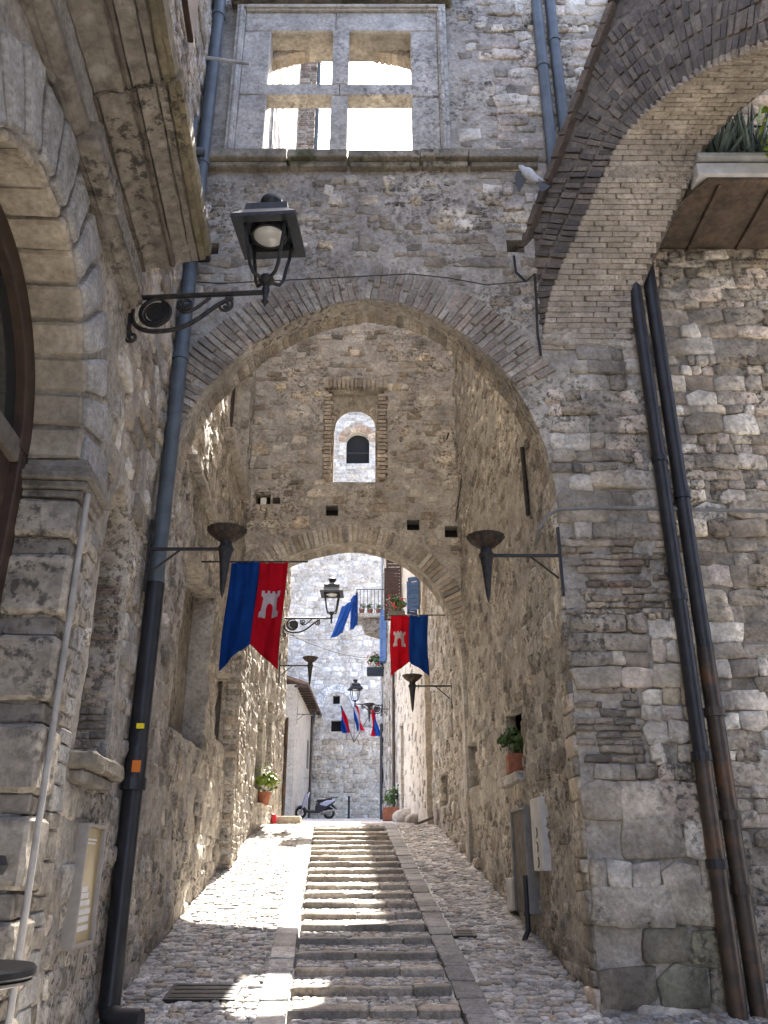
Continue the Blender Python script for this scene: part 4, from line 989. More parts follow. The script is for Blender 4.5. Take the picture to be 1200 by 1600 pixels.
# ------------------------------------------------------------------ house with shutters and balcony, right side beyond the passage
sh = thing('shutter_house', (.6, 27, gz(27)), 'right-hand house with shutters and flower boxes beyond the second arch', 'house')
def wc(px, y0, y1, wd): s_ = Pr(px, (y0 + y1) / 2)[0]; return rect(s_ - wd / 2, s_ + wd / 2, Pr(px, y1)[1], Pr(px, y0)[1])
hS = [(wc(630, 880, 965, .95), .2, 'dark_inside'), (wc(659, 905, 958, .6), .2, 'dark_inside'), (wc(612, 1120, 1272, 1.0), .3, 'wood_grey'), (wc(632, 1130, 1275, 1.0), .25, 'wood_dark')]
FPS = FPR @ Matrix.Translation((0, -.06, 0))
core, dfS = wall_core('wall_body', FPS, -20.6, -5.6, 1.5, 19, 'plaster_cream', sh, hS, d=.16, amp=.04, seed=93, thick=.5)
stS = rubble(FPS, -20.5, -13.5, 2.2, 16, (.14, .3), (1, 2), WARM + GREY, [h[0] for h in hS], .8, (0, .03), .14, .015, dfS)
stS += rubble(FPS, -13.4, -5.7, 2.2, 8, (.12, .26), (1, 2), WARM, [h[0] for h in hS], .35, (-.02, .02), .14, .015, dfS)
lay_stones(sh, 'stone', stS, P_RUB, 'stone_many', 60, 'stone_infill')
def shutters(hole, mat, open_out):
    (a, c), (b, _), (_, d), _ = hole; wd = (b - a) / 2
    for x0, sg in ((a, -1), (b, 1)):
        s_ = MB(); M = FPS @ Matrix.Translation((x0, -.04, 0)) @ Matrix.Rotation(sg * (math.pi - (math.pi - open_out)) , 4, 'Z')
        x1 = -sg * wd * 1.02
        lo_, hi_ = min(0, x1), max(0, x1)
        for q0, q1, z0, z1 in ((lo_, lo_ + .05, c, d), (hi_ - .05, hi_, c, d), (lo_, hi_, c, c + .07), (lo_, hi_, d - .07, d), (lo_, hi_, (c + d) / 2 - .03, (c + d) / 2 + .03)):
            s_.box((q0, -.03, z0), (q1, .01, z1), M)
        zz = c + .09
        while zz < d - .09: s_.box((lo_ + .04, -.02, zz), (hi_ - .04, -.005, zz + .09), M); zz += .11
        s_.build('shutter', mat, sh)
shutters(hS[0][0], 'shutter_brown', 1.5); shutters(hS[1][0], 'shutter_blue', 1.0)
hq = wc(607, 955, 1035, .5)
shutters(hq, 'shutter_blue', 1.1)
pc = FPS @ Vector((-20.62, -.02, 0))
MB().tube([(pc.x - .02, pc.y - .0, gz(34)), (pc.x - .02, pc.y, 16.4)], .07, 8).build('downpipe', 'zinc', sh, smooth=True)
MB().tube([(pc.x - .02, pc.y - .02, gz(34)), (pc.x - .02, pc.y - .02, 7.0)], .085, 8).build('downpipe', 'pipe_dark', sh, smooth=True)
q_ = FPS @ Vector((Pr(621, 1100)[0], -.08, 0)); MB().tube([(q_.x, q_.y, gz(q_.y)), (q_.x, q_.y, 9.5)], .05, 8).build('downpipe', 'pipe_brown', sh, smooth=True)
# balcony with railing
Yb = 33.6; b0 = at(556, 1000, Yb); b1 = at(598, 1000, Yb); bz = at(560, 967, Yb).z
bal = [MB().box((b0.x, Yb - .9, bz - .16), (b1.x + .25, Yb + .5, bz)).build('balcony_slab', 'carved_stone', sh, bevel=.02)]
MB().prism([(b0.x + .2, bz - .16), (b1.x + .2, bz - .16), (b1.x + .2, bz - .9), (b1.x - .25, bz - .75), (b0.x + .35, bz - .6)], Yb - .7, Yb + .3, I4).build('bracket', 'cornice_stone', sh, bevel=.03)
rl = MB()
for k in range(8): rl.tube([(b0.x + .04 + k * (b1.x - b0.x) / 7.5, Yb - .86, bz), (b0.x + .04 + k * (b1.x - b0.x) / 7.5, Yb - .86, bz + 1.0)], .012, 5)
for k in range(9): rl.tube([(b0.x + .04, Yb - .86 + k * .16, bz), (b0.x + .04, Yb - .86 + k * .16, bz + 1.0)], .012, 5)
rl.build('railing_bars', 'iron', sh); MB().tube([(b1.x + .1, Yb - .86, bz + 1), (b0.x + .04, Yb - .86, bz + 1), (b0.x + .04, Yb + .45, bz + 1)], .02, 6).build('handrail', 'iron', sh)

# ------------------------------------------------------------------ leafy plants
def leaves(mb, c, n, rad, size, squash=1.0, upward=.3, rs=None):
    r = rs or rng
    for _ in range(n):
        d = Vector(r.normal(size=3)); d.normalize(); p = Vector(c) + Vector((d.x, d.y, d.z * squash)) * rad * r.uniform(.3, 1) ** .5
        nrm = (d + Vector((0, 0, upward)) + Vector(r.normal(size=3)) * .4).normalized(); a = nrm.orthogonal().normalized(); a.rotate(Matrix.Rotation(r.uniform(0, 6.28), 3, nrm)); b = nrm.cross(a); s_ = size * r.uniform(.6, 1.3)
        mb.add([p - a * s_, p - a * s_ * .2 + b * s_ * .5 + nrm * s_ * .12, p + a * s_, p - a * s_ * .2 - b * s_ * .5 + nrm * s_ * .12], [(0, 3, 2, 1)])
def potted(name, loc, label, pot_r, plant_r, mat, n, box=None, flowers=0, group=None):
    t = thing(name, loc, label, 'potted plant', group); x, y, z = loc
    if box: MB().box((x - box[0] / 2, y - box[1] / 2, z), (x + box[0] / 2, y + box[1] / 2, z + box[2])).build('planter', box[3], t, bevel=.015); h = box[2]
    else:
        h = pot_r * 1.7; MB().lathe([(pot_r * .68, 0), (pot_r * .95, h * .8), (pot_r * 1.08, h * .8), (pot_r * 1.1, h), (pot_r * .9, h), (pot_r * .85, h * .85)], 20, loc).build('pot', 'terracotta', t, smooth=True)
    m = MB(); c = (x, y, z + h + plant_r * .75)
    for k in range(14):
        d = Vector(rng.normal(size=3)); d.z = abs(d.z) + .4; d.normalize(); m.tube([(x, y, z + h * .9), Vector((x, y, z + h)) + d * plant_r], .004, 4)
    m.build('stem', 'leaf', t)
    m = MB()
    for k in range(7):
        d = Vector(rng.normal(size=3)); d.normalize(); d.z = abs(d.z) * .9 - .15
        leaves(m, Vector(c) + d * plant_r * rng.uniform(.35, .8), n // 9, plant_r * rng.uniform(.3, .5), plant_r * rng.uniform(.17, .27), .9)
    leaves(m, c, n // 5, plant_r * 1.15, plant_r * .2, .95); m.build('foliage', mat, t)
    if flowers:
        m = MB(); leaves(m, (c[0], c[1], c[2] + plant_r * .2), flowers, plant_r * 1.05, plant_r * .2); m.build('flower', 'petal', t)['kind'] = 'stuff'
    return t
v = FP2 @ Vector((Pl2(404, 1250)[0], -.1, Pl2(404, 1257)[1] - .02)); potted('potted_plant', v, 'bright yellow-green bushy plant in a clay pot on the left wall ledge', .15, .30, 'leaf_bright', 420)
v = FPR @ Vector((wR[0][0] * .5 + wR[1][0] * .5 + .1, -.0, wR[0][1])); potted('potted_plant', v, 'dark green plant in a square clay pot on the window sill of the right wall', .14, .2, 'leaf', 380, box=(.24, .26, .24, 'terracotta'))
v = at(617, 1272, 27.5); potted('potted_plant', (v.x, 27.5, gz(27.5)), 'low green plant in a brown planter on the ground beside the right house', .3, .4, 'leaf', 260, box=(.75, .5, .4, 'terracotta'))
v = FPS @ Vector((Pr(641, 950)[0], -.35, Pr(641, 966)[1])); potted('flower_box', v, 'flower box with red geraniums just above the right hanging flag', .2, .3, 'leaf', 260, box=(.5, .26, .18, 'wood_grey'), flowers=26)
v = FPS @ Vector((Pr(602, 1045)[0], -.35, Pr(602, 1056)[1])); potted('flower_box', v, 'dark flower box with red blooms beside the lower left edge of the right flag', .2, .36, 'leaf', 260, box=(.7, .35, .32, 'iron_blue'), flowers=20)
for k in range(3): potted('balcony_plant', (b0.x + .25 + k * .34, Yb - .7, bz), ('leftmost', 'middle', 'rightmost')[k] + ' of the three small pot plants on the far balcony', .11, .18, 'leaf', 90, group='pots on the far balcony')
# agave-like plant and vine on the terrace
def agave(x, y, z, n, L_, label):
    t = thing('agave', (x, y, z), label, 'plant'); m = MB()
    for k in range(n):
        a = rng.uniform(0, 6.28); el = rng.uniform(.15, 1.35); d = Vector((math.cos(a) * math.cos(el), math.sin(a) * math.cos(el), math.sin(el))); sd_ = d.cross(Vector((0, 0, 1))).normalized(); l = L_ * rng.uniform(.7, 1.1); wv = l * .045
        p = Vector((x, y, z)); u_ = sd_.cross(d).normalized()
        m.add([p + sd_ * wv * .7, p + d * l * .45 + sd_ * wv + u_ * .01, p + d * l, p + d * l * .45 - sd_ * wv + u_ * .01, p - sd_ * wv * .7, p + d * l * .4 - u_ * wv * .6], [(0, 1, 5), (1, 2, 5), (2, 3, 5), (3, 4, 5)])
    m.build('leaves', 'agave', t); return t
agave(3.85, yf + .30, e2 + .1, 150, .75, 'grey-green spiky plant on the terrace, nearest the brick arch'); agave(4.3, yf + .35, e2 + .12, 170, .85, 'grey-green spiky plant on the terrace at the right picture edge')
vn_ = thing('climbing_vine', (4.35, yf - .3, e2 + .1), 'bright green vine leaves at the top right corner above the terrace', 'plant'); m = MB(); c1 = at(1193, 200, yf - .35); c2 = at(1192, 60, yf - .6)
leaves(m, c1 + Vector((.22, 0, 0)), 60, .3, .07, 1.6); leaves(m, c2 + Vector((.2, 0, 0)), 110, .32, .07, 2.0); m.build('foliage', 'leaf_bright', vn_)
m = MB(); m.tube([(c1.x + .3, c1.y, e2 - .1), (c1.x + .24, c1.y, c1.z), (c2.x + .2, c2.y, c2.z), (c2.x + .3, c2.y, c2.z + .8)], .015, 6); m.build('stem', 'wood_grey', vn_)

# ------------------------------------------------------------------ downpipes
def pipe(name, pts, r, mat, label, collars=(), extra=None):
    t = thing(name, pts[-1], label, 'downpipe'); MB().tube(pts, r, 14).build('pipe', mat, t, smooth=True)
    for z in collars:
        a = np.array([p[2] for p in pts]); o_ = np.argsort(a)
        x = np.interp(z, a[o_], np.array([p[0] for p in pts])[o_]); y = np.interp(z, a[o_], np.array([p[1] for p in pts])[o_])
        m = MB().tube([(x, y, z - .035), (x, y, z + .035)], r * 1.16, 14); m.box((x - .02, y, z - .015), (x + .02, y + .22, z + .015)); m.build('collar', mat, t)
    return t
PX, PY = -2.22, 7.78; ph_ = 3.6
t = pipe('downpipe', [(PX, PY, 13.9), (PX, PY, 4.2)], .078, 'pipe_blue', 'thick blue-grey downpipe turning black below, running down the left corner of the arch wall', (12.2, 9.6, 6.8))
MB().tube([(PX, PY, 4.22), (PX, PY, gz(7.7) + .12), (PX + .03, PY - .05, gz(7.7) + .06), (PX + .12, PY - .1, gz(7.7) + .03), (PX + .3, PY - .12, gz(7.7) + .03)], .088, 14).build('lower_pipe', 'pipe_dark', t, smooth=True)
zc2 = at(205, 1225, PY).z; MB().tube([(PX, PY, zc2 - .05), (PX, PY, zc2 + .05)], .112, 14).build('collar', 'pipe_dark', t)
MB().tube([(PX, PY, zc2 + .05), (PX, PY, zc2 + .32)], .097, 14).build('sleeve', 'pipe_dark', t, smooth=True)
for px, py, w_, h_, mt in ((229, 1134, .045, .045, 'sticker_yellow'), (224, 1197, .05, .1, 'sticker_orange')):
    p = at(px, py, PY - .11); MB().box((PX + .0, PY - .112, p.z - h_ / 2), (PX + w_ + .02, PY - .088, p.z + h_ / 2)).build('sticker', mt, t)
p = at(318, 390, PY - .1); MB().box((PX - .05, PY - .16, p.z - .1), (PX + .22, PY + .02, p.z + .06)).build('bracket', 'iron', t, bevel=.02)
b0_ = at(300, 230, 7.6); MB().tube([(b0_.x - .3, 7.6, b0_.z), (PX + .05, 7.68, b0_.z)], .05, 10).build('branch_pipe', 'pipe_blue', t, smooth=True)
b_ = at(296, 250, 7.5); MB().tube([(b_.x, 7.55, b_.z + .75), (b_.x, 7.55, b_.z - .45)], .035, 8).build('branch_pipe', 'pipe_blue', t, smooth=True)
o = MB().tube([at(322, 90, 7.55), at(390, 100, 7.55)], .022, 8).build('iron_bar', 'zinc'); tag(o, 'short iron bar sticking out beside the top of the left downpipe', 'bar')
def vpipe(px0, py0, px1, py1, Y):
    return at(px0, py0, Y), at(px1, py1, Y)
a = at(1012, 700, 7.9); b = at(1052, 700, 7.9)
xA = (at(998, 520, 7.9).x + at(1150, 1560, 7.9).x) / 2; xB = (at(1020, 480, 7.9).x + at(1185, 1560, 7.9).x) / 2
print('pipes', at(998, 520, 7.9).x, at(1150, 1560, 7.9).x, at(1020, 480, 7.9).x, at(1185, 1560, 7.9).x)
zt_ = tz - .05
t = pipe('downpipe', [(xA, 7.86, zt_), (xA, 7.86, 2.6)], .07, 'pipe_dark', 'left one of the two dark brown downpipes on the right-hand wall', (5.6, 4.1))
MB().tube([(xA, 7.86, 2.6), (xA, 7.86, gz(7.8) - .1)], .078, 14).build('lower_pipe', 'pipe_brown', t, smooth=True)
for z in (2.6, 1.7): MB().tube([(xA, 7.86, z - .04), (xA, 7.86, z + .04)], .092, 14).build('collar', 'pipe_dark', t)
t = pipe('downpipe', [(xB, 7.9, zt_), (xB, 7.9, 3.6)], .075, 'pipe_dark', 'right one of the two dark brown downpipes on the right-hand wall, rusty lower down', (5.2,))
MB().tube([(xB, 7.9, 3.6), (xB, 7.9, gz(7.8) - .1)], .08, 14).build('lower_pipe', 'pipe_brown', t, smooth=True)
for z in (3.0, 2.1, 1.5): MB().tube([(xB, 7.9, z - .04), (xB, 7.9, z + .04)], .096, 14).build('collar', 'pipe_brown', t)
u1 = at(850, 120, 7.9); u2 = at(873, 120, 7.9)
pipe('downpipe', [(u1.x, 7.9, 13.7), (u1.x, 7.9, 9.2)], .072, 'pipe_blue', 'left one of the two blue-grey downpipes high on the arch wall', (11.4,))
pipe('downpipe', [(u2.x, 7.92, 13.7), (u2.x, 7.92, 9.3)], .072, 'pipe_blue', 'right one of the two blue-grey downpipes high on the arch wall', (11.9,))
g0 = FL @ Vector((Lp(130, 800, .1)[0], -.11, Lp(130, 800)[1])); g1 = FL @ Vector((Lp(130, 800, .1)[0], -.11, gz(5.6)))
o = MB().tube([g0, (g0.x, g0.y, 1.0), g1], .02, 10).build('cable_duct', 'duct', smooth=True); tag(o, 'thin pale grey cable duct running down beside the portal pier', 'cable duct')
# conduit and loose cables
cy = 7.90
plain('conduit_grey', (.16, .155, .15), rough=.6, var=.3, scale=8)
o = MB().tube([at(838, 850, 8.2), at(843, 826, 7.98), at(855, 806, 7.94), at(872, 796, cy), at(940, 793, cy), at(1030, 795, cy), at(1200, 799, cy), at(1290, 802, cy)], .02, 8).build('conduit', 'conduit_grey', smooth=True); tag(o, 'grey conduit running level across the right pier at torch height', 'conduit')
o = MB().tube([at(300, 440, 7.9), at(345, 443, 7.9), at(400, 440, 7.9), at(480, 436, 7.9), at(560, 432, 7.9), at(640, 428, 7.9), at(700, 434, 7.9), at(760, 445, 7.9), at(820, 440, 7.9)], .007, 5).build('cable', 'iron'); tag(o, 'thin black cable strung just above the pointed arch', 'cable')
o = MB().tube([at(803, 400, 7.9), at(806, 425, 7.9), at(822, 440, 7.85), at(835, 428, 7.85), at(838, 470, 7.9), at(840, 520, 7.9), at(845, 555, 7.9)], .016, 6).build('cable_loop', 'iron', smooth=True); tag(o, 'looped dark cables hanging at the foot of the raking brick arch', 'cable')

# ------------------------------------------------------------------ torches: iron cup on a bracket, built once and copied
def torch_proto():
    t = thing('torch', (0, 0, 0))         # origin on the wall, arm along -x
    kw = dict(local=True)
    MB().box((-.012, -.025, -.42), (.012, .025, .30)).build('wall_bar', 'iron', t, **kw)
    MB().box((-.74, -.014, -.014), (0, .014, .014)).build('arm', 'iron', t, **kw)
    MB().tube([(-.30, 0, -.01), (-.03, 0, -.24)], .011, 6).build('brace', 'iron', t, **kw)
    MB().lathe([(.03, .06), (.055, .075), (.10, .10), (.155, .145), (.195, .20), (.19, .20), (.15, .155), (.05, .12)], 40, (-.74, 0, 0), .025, 14, 3).build('cup', 'rust_iron', t, **kw)
    MB().lathe([(.0, -.50), (.022, -.42), (.052, -.12), (.068, -.02), (.075, 0), (.062, .03), (.058, .06), (.06, .075)], 14, (-.74, 0, 0)).build('spike', 'iron', t, smooth=True, **kw)
    MB().lathe([(.074, -.02), (.08, 0), (.074, .02)], 14, (-.74, 0, 0)).build('ring', 'iron', t, **kw)
    return t
plain('rust_iron', (.035, .028, .024), rough=.7, metal=.3, var=.5, scale=20, bump=.3, two=(.075, .045, .03))
TP = torch_proto()
def copy_tree(o, parent=None):
    c = o.copy(); C.objects.link(c); c.parent = parent
    for ch in o.children: copy_tree(ch, c)
    return c
def put_torch(loc, rz, label, first=False, sc=1.0):
    t = TP if first else copy_tree(TP); t.location = loc; t.rotation_euler = (0, 0, rz); t.scale = (sc,) * 3; return tag(t, label, 'torch', 'iron torches along the street')
p = at(875, 868, 7.93); put_torch((p.x, 7.93, p.z), 0, 'iron torch on the right pier of the pointed arch, nearest on that side', True)
p = at(222, 860, 7.60); put_torch((-2.27, 7.6, at(338, 858, 7.6).z), R(180) - .0, 'rusty iron torch beside the left downpipe, nearest on that side')
def wall_torch(Fm, px, py, fn, off, label, flip, sc=1.0):
    s_, t_ = fn(px, py); v = Fm @ Vector((s_, -off, t_)); put_torch(v, R(180) if flip else 0, label, sc=sc)
wall_torch(FPR, 707, 1072, Pr, .02, 'iron torch on the right wall just below the right hanging flag', False)
wall_torch(FP2, 436, 1040, Pl2, .02, 'iron torch at the end of the left wall, below the small lantern', True)
wall_torch(FPS, 612, 1108, Pr, .02, 'small distant iron torch on the right house above the three little flags', False)
put_torch((hx, 36.6, at(450, 1116, 36.6).z), R(180), 'small distant iron torch on the cream plastered house')

# ------------------------------------------------------------------ lanterns on scroll brackets
def spiral(c, r0, r1, turns, a0, sgn=1, n=26): return [(c[0] + (r0 + (r1 - r0) * i / n) * math.cos(a0 + sgn * turns * 6.283 * i / n), 0, c[1] + (r0 + (r1 - r0) * i / n) * math.sin(a0 + sgn * turns * 6.283 * i / n)) for i in range(n + 1)]
def bez(p0, p1, p2, p3, n=14): return [tuple((1 - t) ** 3 * np.array(p0) + 3 * (1 - t) ** 2 * t * np.array(p1) + 3 * (1 - t) * t * t * np.array(p2) + t ** 3 * np.array(p3)) for t in np.linspace(0, 1, n)]
def lantern_proto(matl):
    t = thing('street_lantern', (0, 0, 0)); kw = dict(local=True)   # origin on the wall, arm along +x, length 1.22
    MB().tube([(0, 0, 0), (1.2, 0, .0)], .024, 8).build('arm', matl, t, smooth=True, **kw)
    MB().box((-.02, -.035, -.36), (.02, .035, .05)).build('wall_plate', matl, t, bevel=.01, **kw)
    m = MB()
    m.tube(spiral((.24, -.17), .155, .12, 1.0, 1.2, 1, 30), .020, 7)
    m.tube(spiral((.235, -.175), .105, .10, 1.0, .2, 1, 24), .012, 6)
    m.tube(bez((.02, 0, -.12), (.0, 0, -.36), (.2, 0, -.40), (.42, 0, -.36)), .022, 7)
    m.tube(bez((.42, 0, -.36), (.66, 0, -.30), (.72, 0, -.12), (.93, 0, -.045)), .021, 7)
    m.tube(spiral((.86, -.12), .075, .015, 1.6, 1.57, -1), .015, 6)
    m.tube(spiral((.50, -.09), .07, .015, 1.6, 2.4, 1), .015, 6)
    m.tube(bez((.43, 0, -.12), (.5, 0, -.24), (.58, 0, -.16), (.72, 0, -.03)), .016, 6)
    m.tube(spiral((.04, -.42), .065, .012, 1.5, 1.6, 1), .015, 6)
    m.build('scroll', matl, t, smooth=True, **kw)
    dl = MB().lathe([(.002, -.03), (.088, -.03), (.088, .03), (.002, .03)], 20); dl.v = [Vector((v.x + .24, v.z * .4, v.y - .17)) for v in dl.v]; dl.build('rosette', matl, t, **kw)
    X = 1.22
    MB().lathe([(.0, -.16), (.016, -.12), (.034, -.10), (.022, -.08), (.026, -.02), (.038, .02), (.026, .07), (.05, .10), (.075, .13), (.06, .165), (.02, .18)], 14, (X, 0, 0)).build('stem', matl, t, smooth=True, **kw)
    for k in range(4):
        a = R(45 + 90 * k); c, s_ = math.cos(a), math.sin(a)
        MB().tube([(X + c * r_, s_ * r_, z_) for r_, z_ in ((.05, .13), (.14, .15), (.18, .22), (.205, .36), (.235, .50), (.25, .66))], .017, 7).build('arm_stay', matl, t, smooth=True, **kw)
    h = MB(); w0, w1 = .295, .30
    for (r0, z0, r1, z1) in ((.295, .62, .295, .655), (.295, .655, .20, .78), (.20, .78, .19, .86), (.19, .86, .10, .93)):
        vs = [(X + sx * r0, sy_ * r0, z0) for sx, sy_ in ((-1, -1), (1, -1), (1, 1), (-1, 1))] + [(X + sx * r1, sy_ * r1, z1) for sx, sy_ in ((-1, -1), (1, -1), (1, 1), (-1, 1))]
        h.add(vs, [(0, 1, 5, 4), (1, 2, 6, 5), (2, 3, 7, 6), (3, 0, 4, 7)])
    h.add([(X + sx * .295, sy_ * .295, .62) for sx, sy_ in ((-1, -1), (1, -1), (1, 1), (-1, 1))] + [(X + sx * .2, sy_ * .2, .625) for sx, sy_ in ((-1, -1), (1, -1), (1, 1), (-1, 1))], [(0, 1, 5, 4), (1, 2, 6, 5), (2, 3, 7, 6), (3, 0, 4, 7)])
    h.add([(X + sx * .2, sy_ * .2, .70) for sx, sy_ in ((-1, -1), (1, -1), (1, 1), (-1, 1))], [(0, 1, 2, 3)])
    h.build('hood', 'iron_blue', t, **kw)
    MB().lathe([(.10, .92), (.08, .95), (.07, .97), (.085, .99), (.105, 1.02), (.10, 1.05), (.06, 1.075), (.0, 1.08)], 20, (X, 0, 0)).build('finial', 'iron_blue', t, smooth=True, **kw)
    MB().lathe([(.17, .70), (.175, .66), (.165, .62), (.15, .62), (.15, .68)], 24, (X, 0, 0)).build('lamp_ring', matl, t, smooth=True, **kw)
    MB().lathe([(.15, .655), (.145, .63), (.12, .605), (.07, .59), (.0, .585)], 24, (X, 0, 0)).build('lamp_glass', 'lamp_glass', t, smooth=True, **kw)
    return t
LT = lantern_proto('iron')
lb = FL @ Vector((Lp(203, 466)[0], -.02, Lp(203, 466)[1])); print('lamp', lb)
LT.location = (lb.x, lb.y, at(415, 466, lb.y).z); LT.scale = (.95,) * 3; LT.rotation_euler = (0, 0, R(-4))
tag(LT, 'large black lantern with square hood on scrolled iron bracket below the left cornice', 'lantern', 'street lanterns')
L2 = copy_tree(LT); v = FP2 @ Vector((Pl2(443, 968)[0], 0, 0)); L2.location = (v.x, v.y, at(470, 966, v.y).z); L2.scale = (1.0,) * 3; L2.rotation_euler = (0, 0, 0)
tag(L2, 'small distant lantern on scrolled bracket seen through the inner arch', 'lantern')
L3 = copy_tree(LT); v = at(597, 1090, 33.5); L3.location = (v.x, 33.5, v.z - .3); L3.scale = (.9,) * 3; L3.rotation_euler = (0, 0, R(195))
tag(L3, 'tiny far lantern beside the pipe above the three little flags', 'lantern')

# ------------------------------------------------------------------ hanging banners with the castle
TOWER = [(-.5, 0), (-.17, 0), (-.17, .34), (-.14, .45), (-.07, .52), (0, .54), (.07, .52), (.14, .45), (.17, .34), (.17, 0), (.5, 0), (.5, .18), (.40, .26), (.36, .72), (.48, .82), (.48, 1.0), (.33, 1.0), (.33, .91), (.19, .91), (.19, 1.0), (.05, 1.0), (.05, .91),
         (-.05, .91), (-.05, 1.0), (-.19, 1.0), (-.19, .91), (-.33, .91), (-.33, 1.0), (-.48, 1.0), (-.48, .82), (-.36, .72), (-.40, .26), (-.5, .18)]
def banner(name, label, px, py, Y, w_, h_, red_left, pole_to, lean, seed, notch=.24, tower=(.5, .45, .42)):
    p = at(px, py, Y); t = thing(name, p, label, 'banner')
    def warp(u, v_):                       # u across 0..1, v down 0..1
        f = .05 * math.sin(u * 9 + seed + v_ * 1.2) * (.3 + v_) + .028 * math.sin(u * 21 + v_ * 4 + seed * 2) * (.5 + v_ * .6) + .012 * math.sin(u * 43 - v_ * 5) * (1 - v_ * .5)
        return Vector((p.x + w_ * u + lean * v_ * h_ + .012 * math.sin(v_ * 5 + seed), p.y + f, p.z - h_ * v_))
    def half(u0, u1, nm, mat):
        n, mrow = 14, 36; V = []; F = []
        for i in range(n + 1):
            u = u0 + (u1 - u0) * i / n; L_ = 1 - notch * (1 - abs(2 * u - 1))
            for j in range(mrow + 1): V.append(warp(u, L_ * j / mrow))
        for i in range(n):
            for j in range(mrow): k = i * (mrow + 1) + j; F.append((k, k + 1, k + mrow + 2, k + mrow + 1))
        o = link(nm, mesh(nm, V, F, mat, True), t); s_ = o.modifiers.new('thickness', 'SOLIDIFY'); s_.thickness = .003
    half(0, .5, 'red_half' if red_left else 'blue_half', 'flag_red' if red_left else 'flag_blue'); half(.5, 1, 'blue_half' if red_left else 'red_half', 'flag_blue' if red_left else 'flag_red')
    cu = .25 if red_left else .75; tw = .40; th2 = .26
    cu += .0
    pts = [Vector((cu + a * tw * .9 * (.5 / .5) * .92, .52 - b * .25 - .0)) for a, b in TOWER]
    vs = [Vector((q.x, q.y)) for q in pts]; ed = [(i, (i + 1) % len(vs)) for i in range(len(vs))]
    gx, gy = np.meshgrid(np.linspace(cu - .2, cu + .2, 16), np.linspace(.26, .53, 16)); inner = [Vector((float(a), float(b))) for a, b in zip(gx.ravel(), gy.ravel()) if inpoly(a, b, [tuple(q) for q in pts])]
    vo, eo, fo, _, _, _ = delaunay_2d_cdt(vs + inner, ed, [], 1, 1e-5)
    F = [f for f in fo if inpoly(*(sum((Vector(vo[i]) for i in f), Vector((0, 0))) / 3), [tuple(q) for q in pts])]
    V = [warp(q[0], q[1]) + Vector((0, -.006, 0)) for q in vo]
    link('castle_emblem', mesh('castle_emblem', V, F, 'flag_white', True), t)
    MB().tube([(pole_to[0], Y, p.z + .012), (pole_to[1], Y, p.z + .012)], .012, 8).build('pole', 'iron', t)
    return t
YFl = 10.2; a = at(360, 879, YFl); b = at(449, 883, YFl)
banner('banner', 'large blue and red swallowtail banner with white castle hanging on the left', 360, 879, YFl, b.x - a.x, 1.40, False, (wl(YFl), at(481, 886, YFl).x), -.035, 1.0)
YF2 = 16.3; a = at(610, 962, YF2); b = at(668, 962, YF2)
banner('banner', 'smaller red and blue swallowtail banner with white castle hanging on the right', 610, 962, YF2, b.x - a.x, 1.22, True, (a.x - .03, wr(YF2)), .0, 2.3)
# three little flags on a fan of poles on the far wall, two blue flags on the balcony
fp = thing('flag_fan', at(553, 1162, 43.9), 'fan of three small red, white and blue flags on the far wall', 'flags')
base = at(553, 1160, 43.85)
def small_flag(parent, foot, top, length, width, cols, seed):
    foot, top = Vector(foot), Vector(top); MB().tube([foot, top], .018, 6).build('pole', 'wood_grey', parent)
    V = []; n, m_ = 10, 10
    for k, mt in enumerate(cols):
        V = []; F = []
        for i in range(n + 1):
            for j in range(m_ + 1):
                u = (k + i / n) / len(cols); v_ = j / m_
                V.append((top.x + (u - .3) * width * (.45 + .75 * v_) + .22 * v_ * (1 if seed < 4 else .2) + .05 * math.sin(v_ * 6 + u * 5 + seed), top.y - .05 + .08 * math.sin(u * 11 + seed), top.z - v_ * length - .25 * u * (1 - v_) * width))
        for i in range(n):
            for j in range(m_): q = i * (m_ + 1) + j; F.append((q, q + 1, q + m_ + 2, q + m_ + 1))
        link('flag_cloth', mesh('flag_cloth', V, F, mt, True), parent)
for k, (px, py, cols) in enumerate(((533, 1103, ('flag_blue', 'flag_red')), (554, 1100, ('flag_blue', 'flag_white', 'flag_red')), (583, 1108, ('flag_red', 'flag_blue')))):
    small_flag(fp, base, at(px, py, 43.2), 1.35, .36, cols, k * 2.1)
for k, (px, py, lab) in enumerate(((548, 938, 'drooping blue flag left of the far balcony, outer one'), (556, 926, 'narrow blue flag hanging at the corner of the far balcony railing'))):
    top = at(px, py, 32.4 + .3 * k); t = thing('blue_flag', top, lab, 'flag'); foot = (b0.x + .05, Yb - .86, bz + .3)
    MB().tube([foot, top], .015, 6).build('pole', 'iron', t); V = []; F = []
    for i in range(13):
        for j in range(15):
            u, v_ = i / 12, j / 14; V.append((top.x + (u * .5 - .35 - .45 * v_ * (1 - k)) * (1 if k == 0 else .6), top.y + .1 * math.sin(u * 9 + v_ * 3 + k), top.z - v_ * 1.35 - .25 * (1 - u)))
    for i in range(12):
        for j in range(14): q = i * 15 + j; F.append((q, q + 1, q + 16, q + 15))
    link('flag_cloth', mesh('flag_cloth', V, F, 'flag_light_blue', True), t)
